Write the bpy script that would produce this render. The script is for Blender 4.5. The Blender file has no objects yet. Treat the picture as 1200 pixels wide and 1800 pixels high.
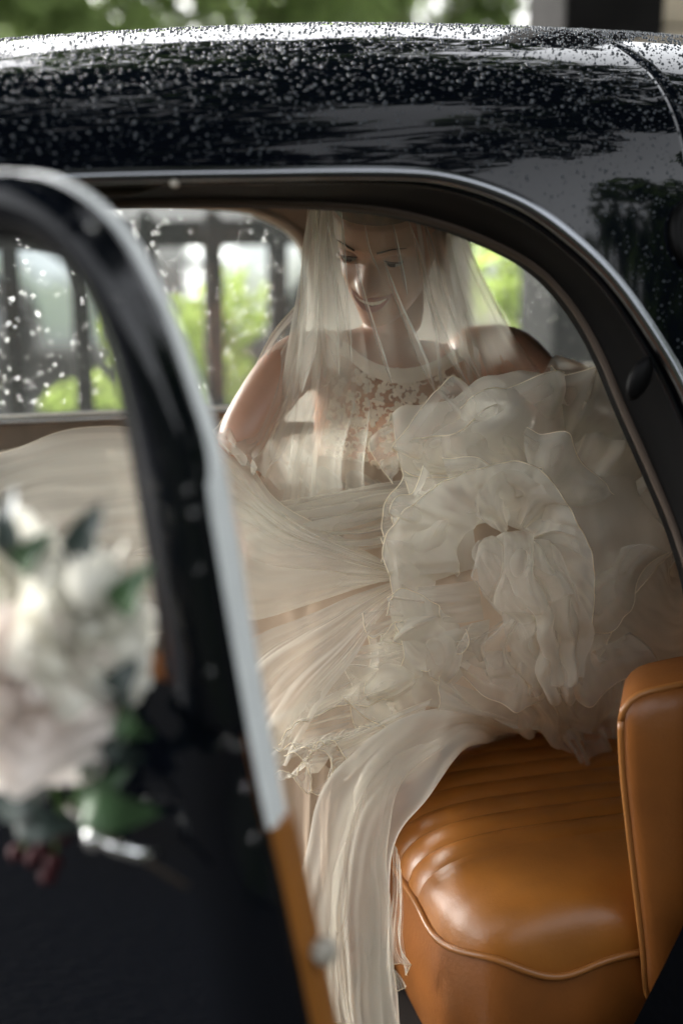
import bpy, bmesh, math, random
from mathutils import Vector, Matrix, noise
import numpy as np

random.seed(7)
SC = bpy.context.scene
COL = SC.collection

# ------------------------------------------------------------------ camera
CAM = Vector((-0.414, -1.43, 1.45))
YAW, PITCH, FPX = math.radians(15), math.atan(650 / 2500), 2500.0
FW = Vector((math.sin(YAW) * math.cos(PITCH), math.cos(YAW) * math.cos(PITCH), -math.sin(PITCH)))
RT = Vector((math.cos(YAW), -math.sin(YAW), 0))
UPV = RT.cross(FW)
cd = bpy.data.cameras.new('camera')
cd.sensor_fit = 'HORIZONTAL'; cd.sensor_width = 24; cd.lens = 50
cd.clip_start = 0.05; cd.clip_end = 400
cd.dof.use_dof = True; cd.dof.focus_distance = 1.93; cd.dof.aperture_fstop = 0.05 / 0.028
cam = bpy.data.objects.new('camera', cd); COL.objects.link(cam)
cam.location = CAM
cam.rotation_euler = Matrix((RT, UPV, -FW)).transposed().to_euler()
SC.camera = cam

# ------------------------------------------------------------------ sky, sun, exposure
SUN_EL, SUN_AZ = math.radians(17), math.radians(318)
world = bpy.data.worlds.new('World'); SC.world = world; world.use_nodes = True
wn = world.node_tree.nodes; wl = world.node_tree.links
sky = wn.new('ShaderNodeTexSky'); sky.sky_type = 'NISHITA'; sky.sun_disc = False
sky.sun_elevation = SUN_EL; sky.sun_rotation = SUN_AZ
sky.air_density = 1.0; sky.dust_density = 4.0; sky.ozone_density = 1.0
hs = wn.new('ShaderNodeHueSaturation'); hs.inputs['Saturation'].default_value = 0.14
wl.new(sky.outputs[0], hs.inputs['Color'])
bg = wn['Background']; bg.inputs['Strength'].default_value = 0.15
wl.new(hs.outputs[0], bg.inputs['Color'])
sd = bpy.data.lights.new('sun', 'SUN'); sd.energy = 1.3; sd.angle = math.radians(50); sd.color = (1, .99, .95)
sun = bpy.data.objects.new('sun', sd); COL.objects.link(sun)
sdir = Vector((math.cos(SUN_EL) * math.sin(SUN_AZ), math.cos(SUN_EL) * math.cos(SUN_AZ), math.sin(SUN_EL)))
sun.rotation_euler = sdir.to_track_quat('Z', 'Y').to_euler()
SC.view_settings.view_transform = 'Standard'; SC.view_settings.look = 'None'
SC.view_settings.gamma = 1; SC.view_settings.use_curve_mapping = False
SC.view_settings.exposure = 2.7
SC.render.engine = 'CYCLES'
cy = SC.cycles
cy.max_bounces = 10; cy.diffuse_bounces = 4; cy.glossy_bounces = 4; cy.transmission_bounces = 6
cy.transparent_max_bounces = 40; cy.caustics_reflective = False; cy.caustics_refractive = False
cy.use_denoising = True

# ------------------------------------------------------------------ helpers
def ray(px, py): return FW + RT * ((px - 600) / FPX) + UPV * ((900 - py) / FPX)
def at(px, py, Y):                       # a point seen in the photograph, at the depth Y it really has
    d = ray(px, py); return CAM + d * ((Y - CAM.y) / d.y)
def on_plane(px, py, P, n):
    d = ray(px, py); return CAM + d * ((Vector(P) - CAM).dot(n) / d.dot(n))

def tag(o, label=None, cat=None, group=None, kind=None):
    if label: o['label'] = label
    if cat: o['category'] = cat
    if group: o['group'] = group
    if kind: o['kind'] = kind
    return o
def empty(name, loc=(0, 0, 0)):
    o = bpy.data.objects.new(name, None); COL.objects.link(o); o.location = loc; return o
def link(name, me, parent=None):
    o = bpy.data.objects.new(name, me); COL.objects.link(o)
    if parent is not None:
        o.parent = parent
        if parent.type == 'EMPTY': o.matrix_parent_inverse = Matrix.Translation(-Vector(parent.location))
    return o
def mesh(name, verts, faces, mat, parent=None, smooth=True, uvs=None):
    me = bpy.data.meshes.new(name)
    me.from_pydata([tuple(v) for v in verts], [], faces)
    if smooth and len(me.polygons): me.polygons.foreach_set('use_smooth', [True] * len(me.polygons))
    if uvs is not None:
        l = me.uv_layers.new(name='UVMap')
        for lp in me.loops: l.data[lp.index].uv = uvs[lp.vertex_index]
    if mat: me.materials.append(mat)
    me.update()
    return link(name, me, parent)
def bm_obj(name, bm, mat, parent=None, smooth=True):
    me = bpy.data.meshes.new(name); bm.to_mesh(me); bm.free()
    if smooth: me.polygons.foreach_set('use_smooth', [True] * len(me.polygons))
    if mat: me.materials.append(mat)
    return link(name, me, parent)
def crom(pts, n, closed=False):          # Catmull-Rom through pts, n samples at even arc length
    P = [np.array(tuple(p), float) for p in pts]
    if len(P) == 1: return np.array([P[0]] * n)
    if len(P) == 2 and not closed:
        return np.array([P[0] + (P[1] - P[0]) * i / (n - 1) for i in range(n)])
    if closed: Q = [P[-1]] + P + [P[0], P[1]]
    else: Q = [2 * P[0] - P[1]] + P + [2 * P[-1] - P[-2]]
    out = []
    segs = len(Q) - 3
    for i in range(segs):
        a, b, c, d = Q[i:i + 4]
        for k in range(24):
            t = k / 24
            out.append(.5 * (2 * b + (c - a) * t + (2 * a - 5 * b + 4 * c - d) * t * t + (3 * b - a - 3 * c + d) * t ** 3))
    out.append(Q[-2]); out = np.array(out)
    s = np.concatenate([[0], np.cumsum(np.linalg.norm(np.diff(out, axis=0), axis=1))])
    u = np.linspace(0, s[-1], n, endpoint=not closed)
    return np.stack([np.interp(u, s, out[:, k]) for k in range(out.shape[1])], 1)
def grid_faces(nr, nc, wrap=False):
    f = []
    for r in range(nr - 1):
        for c in range(nc - (0 if wrap else 1)):
            d = (c + 1) % nc
            f.append((r * nc + c, r * nc + d, (r + 1) * nc + d, (r + 1) * nc + c))
    return f
def loft(name, rows, mat, parent=None, wrap=False, smooth=True):
    nc = len(rows[0]); v = [p for r in rows for p in r]
    return mesh(name, v, grid_faces(len(rows), nc, wrap), mat, parent, smooth)
def tube_data(path, rad, sides=6, base=0):
    P = [Vector(p) for p in path]; v = []; f = []
    n = len(P); ref = None
    for i, p in enumerate(P):
        t = (P[min(i + 1, n - 1)] - P[max(i - 1, 0)])
        t = t.normalized() if t.length > 1e-9 else Vector((0, 0, 1))
        if ref is None:
            ref = Vector((0, 0, 1)) if abs(t.z) < .9 else Vector((1, 0, 0))
        a = t.cross(ref)
        if a.length < 1e-6: a = t.orthogonal()
        a.normalize(); b = t.cross(a).normalized(); ref = b * -1 if False else a.cross(t)
        r = rad(i / (n - 1)) if callable(rad) else rad
        for k in range(sides):
            an = 2 * math.pi * k / sides
            v.append(p + (a * math.cos(an) + b * math.sin(an)) * r)
    for i in range(n - 1):
        for k in range(sides):
            k2 = (k + 1) % sides
            f.append((base + i * sides + k, base + i * sides + k2, base + (i + 1) * sides + k2, base + (i + 1) * sides + k))
    f.append(tuple(base + k for k in range(sides))[::-1]); f.append(tuple(base + (n - 1) * sides + k for k in range(sides)))
    return v, f
def tube(name, path, rad, mat, parent=None, sides=8):
    v, f = tube_data(path, rad, sides); return mesh(name, v, f, mat, parent)
def box_data(lo, hi):
    x0, y0, z0 = lo; x1, y1, z1 = hi
    v = [(x0, y0, z0), (x1, y0, z0), (x1, y1, z0), (x0, y1, z0), (x0, y0, z1), (x1, y0, z1), (x1, y1, z1), (x0, y1, z1)]
    f = [(3, 2, 1, 0), (4, 5, 6, 7), (0, 1, 5, 4), (1, 2, 6, 5), (2, 3, 7, 6), (3, 0, 4, 7)]
    return v, f
def box(name, lo, hi, mat, parent=None, bevel=0):
    bm = bmesh.new(); v, f = box_data(lo, hi)
    vs = [bm.verts.new(q) for q in v]
    for q in f: bm.faces.new([vs[i] for i in q])
    if bevel: bmesh.ops.bevel(bm, geom=list(bm.edges), offset=bevel, segments=2, affect='EDGES', profile=.6)
    return bm_obj(name, bm, mat, parent, smooth=False)

# ------------------------------------------------------------------ materials
MATS = {}
def nodes(name):
    m = bpy.data.materials.new(name); m.use_nodes = True; MATS[name] = m
    nt = m.node_tree; return m, nt.nodes, nt.links, nt.nodes['Principled BSDF']
def pbr(name, col, rough=.5, metal=0, ior=1.5, spec=.5, coat=0, var=0, vscale=8, bump=0, bscale=60, sheen=0, sss=0):
    m, n, l, b = nodes(name)
    b.inputs['Base Color'].default_value = (*col, 1); b.inputs['Roughness'].default_value = rough
    b.inputs['Metallic'].default_value = metal; b.inputs['IOR'].default_value = ior
    b.inputs['Specular IOR Level'].default_value = spec; b.inputs['Coat Weight'].default_value = coat
    b.inputs['Coat Roughness'].default_value = .04; b.inputs['Sheen Weight'].default_value = sheen
    if sss:
        b.inputs['Subsurface Weight'].default_value = sss; b.inputs['Subsurface Radius'].default_value = (.02, .008, .004)
        b.inputs['Subsurface Scale'].default_value = .5
    tc = n.new('ShaderNodeTexCoord')
    if var:
        t = n.new('ShaderNodeTexNoise'); t.inputs['Scale'].default_value = vscale; t.inputs['Detail'].default_value = 6
        l.new(tc.outputs['Object'], t.inputs['Vector'])
        mr = n.new('ShaderNodeMapRange'); mr.inputs['From Min'].default_value = .25; mr.inputs['From Max'].default_value = .75
        mr.inputs['To Min'].default_value = 1 - var; mr.inputs['To Max'].default_value = 1 + var
        l.new(t.outputs['Fac'], mr.inputs['Value'])
        mx = n.new('ShaderNodeMix'); mx.data_type = 'RGBA'; mx.blend_type = 'MULTIPLY'; mx.inputs[0].default_value = 1
        mx.inputs[6].default_value = (*col, 1); l.new(mr.outputs[0], mx.inputs[7]); l.new(mx.outputs[2], b.inputs['Base Color'])
    if bump:
        t2 = n.new('ShaderNodeTexNoise'); t2.inputs['Scale'].default_value = bscale; t2.inputs['Detail'].default_value = 4
        l.new(tc.outputs['Object'], t2.inputs['Vector'])
        bp = n.new('ShaderNodeBump'); bp.inputs['Strength'].default_value = bump; bp.inputs['Distance'].default_value = .01
        l.new(t2.outputs['Fac'], bp.inputs['Height']); l.new(bp.outputs[0], b.inputs['Normal'])
    return m
def fabric(name, col, opac, edge=.9, trans=.45, streak=0.0, sfreq=(60, 1.5), blend=.35, rough_col=.06, weave=0):
    """Sheer cloth: threads with gaps; seen edge-on the threads close up, as in real net."""
    m, n, l, b = nodes(name); n.remove(b)
    out = n['Material Output']
    df = n.new('ShaderNodeBsdfDiffuse'); df.inputs['Color'].default_value = (*col, 1)
    tl = n.new('ShaderNodeBsdfTranslucent'); tl.inputs['Color'].default_value = (*col, 1)
    mx = n.new('ShaderNodeMixShader'); mx.inputs[0].default_value = trans
    l.new(df.outputs[0], mx.inputs[1]); l.new(tl.outputs[0], mx.inputs[2])
    if opac >= 1:
        l.new(mx.outputs[0], out.inputs['Surface'])
    else:
        tp = n.new('ShaderNodeBsdfTransparent')
        lw = n.new('ShaderNodeLayerWeight'); lw.inputs['Blend'].default_value = blend
        mr = n.new('ShaderNodeMapRange'); mr.inputs['To Min'].default_value = opac; mr.inputs['To Max'].default_value = edge
        l.new(lw.outputs['Facing'], mr.inputs['Value'])
        fac = mr.outputs[0]
        if streak:
            uv = n.new('ShaderNodeUVMap'); uv.uv_map = 'UVMap'
            mp = n.new('ShaderNodeMapping'); mp.inputs['Scale'].default_value = (sfreq[0], sfreq[1], 1)
            l.new(uv.outputs[0], mp.inputs['Vector'])
            t = n.new('ShaderNodeTexNoise'); t.inputs['Scale'].default_value = 1; t.inputs['Detail'].default_value = 3
            l.new(mp.outputs[0], t.inputs['Vector'])
            m2 = n.new('ShaderNodeMapRange'); m2.inputs['From Min'].default_value = .3; m2.inputs['From Max'].default_value = .7
            m2.inputs['To Min'].default_value = 1 - streak; m2.inputs['To Max'].default_value = 1 + streak
            l.new(t.outputs['Fac'], m2.inputs['Value'])
            mu = n.new('ShaderNodeMath'); mu.operation = 'MULTIPLY'; mu.use_clamp = True
            l.new(fac, mu.inputs[0]); l.new(m2.outputs[0], mu.inputs[1]); fac = mu.outputs[0]
        m3 = n.new('ShaderNodeMixShader'); l.new(fac, m3.inputs[0])
        l.new(tp.outputs[0], m3.inputs[1]); l.new(mx.outputs[0], m3.inputs[2])
        l.new(m3.outputs[0], out.inputs['Surface'])
    return m
def pane(name, tint=(.95, .98, .96), mist=.008):
    m, n, l, b = nodes(name); n.remove(b); out = n['Material Output']
    tp = n.new('ShaderNodeBsdfTransparent'); tp.inputs['Color'].default_value = (*tint, 1)
    gl = n.new('ShaderNodeBsdfGlossy'); gl.inputs['Roughness'].default_value = .02
    fr = n.new('ShaderNodeFresnel'); fr.inputs['IOR'].default_value = 1.45
    mx = n.new('ShaderNodeMixShader'); l.new(fr.outputs[0], mx.inputs[0]); l.new(tp.outputs[0], mx.inputs[1]); l.new(gl.outputs[0], mx.inputs[2])
    ms = n.new('ShaderNodeBsdfTranslucent'); ms.inputs[0].default_value = (.9, .95, .92, 1)   # breath and rain mist on the glass
    m2 = n.new('ShaderNodeMixShader'); m2.inputs[0].default_value = mist; l.new(mx.outputs[0], m2.inputs[1]); l.new(ms.outputs[0], m2.inputs[2])
    l.new(m2.outputs[0], out.inputs['Surface']); return m
def water(name, bead=False):
    m, n, l, b = nodes(name); n.remove(b); out = n['Material Output']
    g = n.new('ShaderNodeBsdfGlass'); g.inputs['IOR'].default_value = 1.33; g.inputs['Roughness'].default_value = 0.0
    if not bead: l.new(g.outputs[0], out.inputs['Surface']); return m
    d = n.new('ShaderNodeBsdfDiffuse'); d.inputs[0].default_value = (.045, .052, .06, 1)   # light caught inside the bead
    q = n.new('ShaderNodeBsdfGlossy'); q.inputs['Roughness'].default_value = .05
    fr = n.new('ShaderNodeFresnel'); fr.inputs['IOR'].default_value = 1.36
    mx = n.new('ShaderNodeMixShader'); l.new(fr.outputs[0], mx.inputs[0]); l.new(d.outputs[0], mx.inputs[1]); l.new(q.outputs[0], mx.inputs[2])
    l.new(mx.outputs[0], out.inputs['Surface']); return m

M_PAINT = pbr('black_paint', (.002, .0028, .005), .05, ior=1.4, bump=.012, bscale=5)
M_BLACK = pbr('black_rubber', (.0022, .0022, .0024), .5, spec=.12, var=.3)
M_EDGE = pbr('pale_door_edge_paint', (.84, .87, .87), .25, metal=0, var=.08, vscale=30)
M_CHROME = pbr('chrome', (.75, .76, .76), .12, metal=1)
M_TRIM = pbr('cream_window_trim', (.35, .32, .27), .35, var=.1)
M_CARD = pbr('brown_grey_door_card', (.19, .165, .13), .6, var=.2, vscale=25, bump=.1, bscale=200)
M_LINER = pbr('brown_headlining', (.06, .042, .03), .85, var=.12, vscale=30)
M_LEATHER = pbr('tan_leather', (.31, .115, .019), .36, var=.16, vscale=14, bump=.05, bscale=170)
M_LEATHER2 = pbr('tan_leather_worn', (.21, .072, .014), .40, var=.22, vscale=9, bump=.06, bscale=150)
M_PIPING = pbr('tan_piping', (.30, .12, .03), .35)
M_CARPET = pbr('dark_carpet', (.02, .018, .016), .95, var=.3)
M_GLASS = pane('window_glass')
M_DROP = water('rain_water')
M_BEAD = water('rain_bead_on_paint', True)
M_SKIN = pbr('skin', (.45, .255, .17), .40, var=.05, vscale=25, sss=.15)
M_LIP = pbr('lips', (.32, .14, .105), .35)
M_BROW = pbr('brow_hair', (.07, .04, .024), .7)
M_TOOTH = pbr('teeth', (.80, .72, .60), .25)
M_EYE = pbr('eye_white', (.36, .32, .28), .15)
M_IRIS = pbr('iris', (.035, .022, .015), .15)
M_MOUTH = pbr('mouth_inside', (.06, .02, .018), .6)
M_HAIR = pbr('hair_brown', (.10, .052, .024), .45, var=.4, vscale=60)
M_PEARL = pbr('pearl', (.75, .72, .66), .15)
M_SATIN = fabric('nude_shade_lining', (.46, .36, .27), 1.0, trans=.15)  # nude lining, browned further so crevice shade sits in its colour
M_TULLE = fabric('ivory_tulle', (.81, .77, .67), .36, .95, .40, streak=.10, sfreq=(16, 1.2))
M_TULLE2 = fabric('ivory_tulle_soft', (.81, .77, .67), .22, .88, .40, streak=.2, sfreq=(12, 1.2))
M_ORG = fabric('ivory_organza', (.83, .79, .69), .42, .97, .30, streak=.06, sfreq=(8, 2), blend=.45)
M_ORG2 = fabric('ivory_organza_sheer', (.83, .79, .69), .24, .94, .34, streak=.08, sfreq=(8, 2), blend=.42)
M_HEM = fabric('ivory_rolled_hem', (.84, .77, .62), 1.0, trans=.3)
M_VEIL = fabric('ivory_veil', (.86, .84, .75), .10, .68, .6, streak=.10, sfreq=(6, 1.0), blend=.25)
M_VEIL2 = fabric('ivory_veil_gathered', (.86, .84, .75), .21, .70, .6, streak=.10, sfreq=(6, 1.0), blend=.3)
M_VEILF = fabric('ivory_veil_fold', (.86, .84, .75), .20, .55, .6, blend=.3)
M_LACE = fabric('ivory_lace', (.84, .76, .63), 1.0, trans=.25)
M_BODICE = fabric('sheer_bodice', (.66, .50, .38), .35, .8, .35)

# ------------------------------------------------------------------ ground
def ground_mat():
    m, n, l, b = nodes('wet_gravel')
    tc = n.new('ShaderNodeTexCoord')
    t = n.new('ShaderNodeTexNoise'); t.inputs['Scale'].default_value = .6; t.inputs['Detail'].default_value = 8
    l.new(tc.outputs['Object'], t.inputs['Vector'])
    v = n.new('ShaderNodeTexVoronoi'); v.inputs['Scale'].default_value = 45; l.new(tc.outputs['Object'], v.inputs['Vector'])
    cr = n.new('ShaderNodeValToRGB'); cr.color_ramp.elements[0].color = (.007, .007, .007, 1); cr.color_ramp.elements[1].color = (.024, .023, .022, 1)
    mm = n.new('ShaderNodeMath'); mm.operation = 'MULTIPLY_ADD'; mm.inputs[1].default_value = .6; l.new(v.outputs['Distance'], mm.inputs[0]); l.new(t.outputs['Fac'], mm.inputs[2])
    l.new(mm.outputs[0], cr.inputs[0]); l.new(cr.outputs[0], b.inputs['Base Color'])
    b.inputs['Roughness'].default_value = .8; b.inputs['Specular IOR Level'].default_value = .2
    bp = n.new('ShaderNodeBump'); bp.inputs['Distance'].default_value = .005; l.new(v.outputs['Distance'], bp.inputs['Height']); l.new(bp.outputs[0], b.inputs['Normal'])
    return m
tag(mesh('ground', [(-150, -150, 0), (150, -150, 0), (150, 150, 0), (-150, 150, 0)], [(0, 1, 2, 3)], ground_mat(), smooth=False), kind='structure')
M_GRASS = pbr('grass_ground', (.10, .16, .035), .9, var=.4, vscale=3)
tag(mesh('grass_verge', [(-12, 3.2, .004), (16, 3.2, .004), (16, 6.3, .004), (-12, 6.3, .004)], [(0, 1, 2, 3)], M_GRASS, smooth=False), kind='structure')

# ------------------------------------------------------------------ plants
def leaf_mat(name, col, trans=.45, var=.35):
    m, n, l, b = nodes(name); n.remove(b); out = n['Material Output']
    g = n.new('ShaderNodeNewGeometry')
    mr = n.new('ShaderNodeMapRange'); mr.inputs['To Min'].default_value = 1 - var; mr.inputs['To Max'].default_value = 1 + var
    l.new(g.outputs['Random Per Island'], mr.inputs['Value'])
    mx = n.new('ShaderNodeMix'); mx.data_type = 'RGBA'; mx.blend_type = 'MULTIPLY'; mx.inputs[0].default_value = 1
    mx.inputs[6].default_value = (*col, 1); l.new(mr.outputs[0], mx.inputs[7])
    d = n.new('ShaderNodeBsdfDiffuse'); t = n.new('ShaderNodeBsdfTranslucent'); l.new(mx.outputs[2], d.inputs[0]); l.new(mx.outputs[2], t.inputs[0])
    s = n.new('ShaderNodeMixShader'); s.inputs[0].default_value = trans; l.new(d.outputs[0], s.inputs[1]); l.new(t.outputs[0], s.inputs[2])
    l.new(s.outputs[0], out.inputs['Surface']); return m
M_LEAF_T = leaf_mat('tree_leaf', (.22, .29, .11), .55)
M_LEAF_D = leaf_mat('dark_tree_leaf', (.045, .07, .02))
M_LEAF_S = leaf_mat('bright_shrub_leaf', (.34, .42, .12), .5)
M_BARK = pbr('bark', (.06, .045, .032), .9, var=.4, vscale=12, bump=.6, bscale=20)
def leaf_cloud(seed, n, blobs, size):
    r = random.Random(seed); v = []; f = []
    for i in range(n):
        cx, cy_, cz, rx, ry, rz = r.choice(blobs)
        while True:
            a, b, c = r.uniform(-1, 1), r.uniform(-1, 1), r.uniform(-1, 1)
            q = a * a + b * b + c * c
            if q < 1 and q > r.random() * .7: break
        p = Vector((cx + a * rx, cy_ + b * ry, cz + c * rz))
        s = size * r.uniform(.6, 1.4)
        d1 = Vector((r.gauss(0, 1), r.gauss(0, 1), r.gauss(0, .7))).normalized(); d2 = d1.orthogonal().normalized()
        d2.rotate(Matrix.Rotation(r.uniform(0, 6.28), 3, d1)); k = len(v)
        v += [p - d1 * s, p + d2 * s * .42 + d1 * s * .1, p + d1 * s, p - d2 * s * .42 + d1 * s * .1]
        f.append((k, k + 1, k + 2, k + 3))
    return v, f
def tree_meshes(name, seed, h, cr, n, size, mat):
    r = random.Random(seed); blobs = []
    for i in range(26):
        a = r.uniform(0, 6.28); rr = cr * math.sqrt(r.random()) * .85; zz = h * r.uniform(.28, .95)
        k = 1 - abs((zz / h) - .6) * .9
        blobs.append((math.cos(a) * rr * k, math.sin(a) * rr * k, zz, cr * r.uniform(.2, .42), cr * r.uniform(.2, .42), cr * r.uniform(.16, .3)))
    v, f = leaf_cloud(seed, n, blobs, size)
    cm = bpy.data.meshes.new(name + '_crown'); cm.from_pydata([tuple(q) for q in v], [], f); cm.materials.append(mat)
    tv, tf = tube_data([(0, 0, 0), (.05, .02, h * .2), (-.03, .06, h * .45), (.02, 0, h * .8)], lambda t: h * .028 * (1.15 - t), 8)
    for b in blobs[:12]:
        z0 = b[2] * .55
        q, g = tube_data([(0, 0, z0), (b[0] * .5, b[1] * .5, (z0 + b[2]) / 2 + .1), b[:3]], lambda t: h * .010 * (1.1 - t), 5, len(tv)); tv += q; tf += g
    tm = bpy.data.meshes.new(name + '_trunk'); tm.from_pydata([tuple(q) for q in tv], [], tf); tm.materials.append(M_BARK)
    return cm, tm
def plant(name, ms, loc, rz, sc, label, cat, group, parts=('crown', 'trunk')):
    e = empty(name, loc); tag(e, label, cat, group)
    for pn, me in zip(parts, ms):
        o = bpy.data.objects.new(pn, me); COL.objects.link(o); o.parent = e; o.rotation_euler = (0, 0, rz); o.scale = (sc,) * 3
    return e
T1 = tree_meshes('tree_a', 3, 7.0, 3.2, 9000, .16, M_LEAF_T)
T2 = tree_meshes('tree_b', 5, 6.0, 3.0, 8000, .15, M_LEAF_T)
G = 'trees beyond the parked cars'
plant('broadleaf_tree', T1, (-3.2, 17, 0), .3, .72, 'light green tree behind the car roof at the left edge of the photo', 'tree', G)
plant('broadleaf_tree', T2, (1.2, 17, 0), 1.3, .8, 'light green tree behind the car roof, second from the left', 'tree', G)
plant('broadleaf_tree', T1, (5.2, 17, 0), 2.3, .72, 'light green tree behind the car roof, left of the dark timber post', 'tree', G)
plant('broadleaf_tree', T2, (3.2, 16, 0), 2.9, .75, 'light green tree between its neighbours above the middle of the car roof', 'tree', G)
plant('broadleaf_tree', T1, (-.9, 16.5, 0), 5.1, .7, 'light green tree in the gap between the two leftmost trees', 'tree', G)
plant('broadleaf_tree', T2, (11, 20, 0), 4.3, 1.05, 'light green tree right of the dark timber post', 'tree', G)
# the big dark tree the car is parked under, its trunk behind the photographer
r = random.Random(31); cb = []
for i in range(70):
    a = r.uniform(0, 6.28); q = 1.75 * math.sqrt(r.random())
    cb.append((3.3 + math.cos(a) * q * 1.1, 4.95 + math.sin(a) * q * 1.45, 2.95 + r.uniform(-.1, .9), .5, .5, .22))
v, f = leaf_cloud(31, 24000, cb, .075)
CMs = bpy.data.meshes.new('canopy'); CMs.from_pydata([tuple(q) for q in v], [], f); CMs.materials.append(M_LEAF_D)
tv, tf = tube_data([(0, 0, 0), (.1, .1, 1.3), (.5, .6, 2.4), (1.6, 2.3, 3.2), (3.0, 4.6, 3.5)], lambda t: .22 - .17 * t, 12)
for b in cb[:22]:
    q, g = tube_data([(1.5, 2.1, 3.1), (b[0] * .7 + .3, b[1] * .7 + .3, 3.4), b[:3]], lambda t: .05 * (1.05 - t), 6, len(tv)); tv += q; tf += g
TMs = bpy.data.meshes.new('canopy_trunk'); TMs.from_pydata([tuple(q) for q in tv], [], tf); TMs.materials.append(M_BARK)
plant('spreading_tree', (CMs, TMs), (-3.2, -4.2, 0), 0, 1.0, 'dark spreading tree over the car, mirrored in its wet black roof', 'tree', None)
TD = tree_meshes('added_tree', 9, 6.0, 2.6, 9000, .14, M_LEAF_D)  # unseen trees, added to block the sky reflected in the rear pillar
plant('broadleaf_tree', TD, (5.0, -3.0, 0), .7, .85, 'unseen dark tree added to darken the rear pillar, nearer the camera', 'tree', 'unseen trees added to darken the rear pillar')
plant('broadleaf_tree', TD, (6.8, -.6, 0), 2.9, .8, 'unseen dark tree added to darken the rear pillar, farther toward the back of the car', 'tree', 'unseen trees added to darken the rear pillar')
hg = empty('added_hedge', (.8, -4.3, 0)); tag(hg, 'unseen dark hedge added behind the camera to block low sky light', 'hedge')  # out of view, added to cut low sky light and darken reflections
hr0 = random.Random(8); hb_ = [(hr0.uniform(-6, 8), -4.3 + hr0.uniform(-.25, .25), hr0.uniform(.2, 2.5), .4, .3, .3) for _ in range(150)]
v, f = leaf_cloud(8, 15000, hb_, .07); mesh('foliage', v, f, M_LEAF_D, hg, smooth=False)
box('core', (-6, -4.5, 0), (8, -4.1, 2.55), pbr('hedge_core', (.008, .011, .006), .9), hg, .15)
S_B = [(math.cos(i * 2.4) * .28 * math.sqrt(i / 9), math.sin(i * 2.4) * .28 * math.sqrt(i / 9), .25 + .5 * ((i * 7) % 10) / 10, .2, .2, .17) for i in range(10)]
sv, sf = leaf_cloud(11, 900, S_B, .05)
SM = bpy.data.meshes.new('shrub_leaves'); SM.from_pydata([tuple(q) for q in sv], [], sf); SM.materials.append(M_LEAF_S)
tv, tf = [], []
for i in range(8):
    a = i * .8; q, g = tube_data([(0, 0, 0), (math.cos(a) * .1, math.sin(a) * .1, .3), (math.cos(a) * .25, math.sin(a) * .25, .65)], .008, 4, len(tv)); tv += q; tf += g
ST = bpy.data.meshes.new('shrub_stems'); ST.from_pydata([tuple(q) for q in tv], [], tf); ST.materials.append(M_BARK)
for i, (x, y, s, lab) in enumerate([(-.55, 5.0, .62, 'bright green shrub seen through the window at the left edge of the photo'), (.05, 4.6, .6, 'low bright green shrub seen left of the open door frame'),
        (.62, 5.2, 1.0, 'tall bright green shrub just right of the open door frame'), (1.15, 5.0, .62, "bright green shrub beside the bride's raised elbow"),
        (1.75, 5.0, .8, 'bright green shrub hidden mostly behind the bride'), (2.25, 4.6, 1.35, 'bright green shrub in the rear quarter window'), (-1.2, 5.2, .7, 'bright green shrub left of the others by the fence')]):
    plant('shrub', (SM, ST), (x, y, 0), i * 1.1, s, lab, 'shrub', 'shrubs behind the picket fence', ('foliage', 'stems'))

# ------------------------------------------------------------------ picket fence, gate post, stone pillar
M_WOODD = pbr('dark_timber', (.010, .0095, .009), .9, spec=.08, var=.3, vscale=10)
M_STONE = pbr('pale_stone', (.36, .30, .22), .85, var=.2, vscale=6, bump=.5, bscale=14)
fence = empty('picket_fence', (.6, 3.5, 0)); tag(fence, 'dark timber picket fence with a top rail, seen through the rain-spotted far windows', 'fence')
for i in range(-5, 9):
    x = -.012 + .2285 * i
    if x > 1.55: continue
    v, f = box_data((x - .03, 3.47, .02), (x + .03, 3.53, 1.20)); v[4:8] = [(a, b, 1.2) for a, b, _ in v[4:8]]
    v += [(x, 3.5, 1.235)]; f = [q for q in f if q != (4, 5, 6, 7)] + [(4, 5, 8), (5, 6, 8), (6, 7, 8), (7, 4, 8)]
    mesh('picket', v, f, M_WOODD, fence, smooth=False)
box('top_rail', (-1.3, 3.535, 1.10), (1.62, 3.585, 1.19), M_WOODD, fence, .006)
box('bottom_rail', (-1.3, 3.535, .18), (1.62, 3.585, .27), M_WOODD, fence, .006)
gp = empty('gate_post', (1.85, 3.5, 0)); tag(gp, 'thick dark timber gate post standing behind the car roof at upper right', 'post')
box('shaft', (1.66, 3.35, 0), (2.04, 3.7, 3.2), M_WOODD, gp, .02)
box('cap', (1.60, 3.29, 3.2), (2.1, 3.76, 3.3), M_WOODD, gp, .02)
sp = empty('stone_pillar', (2.75, 4.7, 0)); tag(sp, 'pale stone pillar at the top right corner, right of the dark post', 'pillar')
rz = 0
k = 0
while rz < 3.0:
    h = .22 + .05 * ((k * 37) % 10) / 10
    v, f = box_data((2.45 - .006 * (k % 3), 4.5, rz + .006), (3.2 + .005 * (k % 2), 5.1, rz + h - .006))
    box('stone_block', v[0], v[6], M_STONE, sp, .012); rz += h; k += 1

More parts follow.
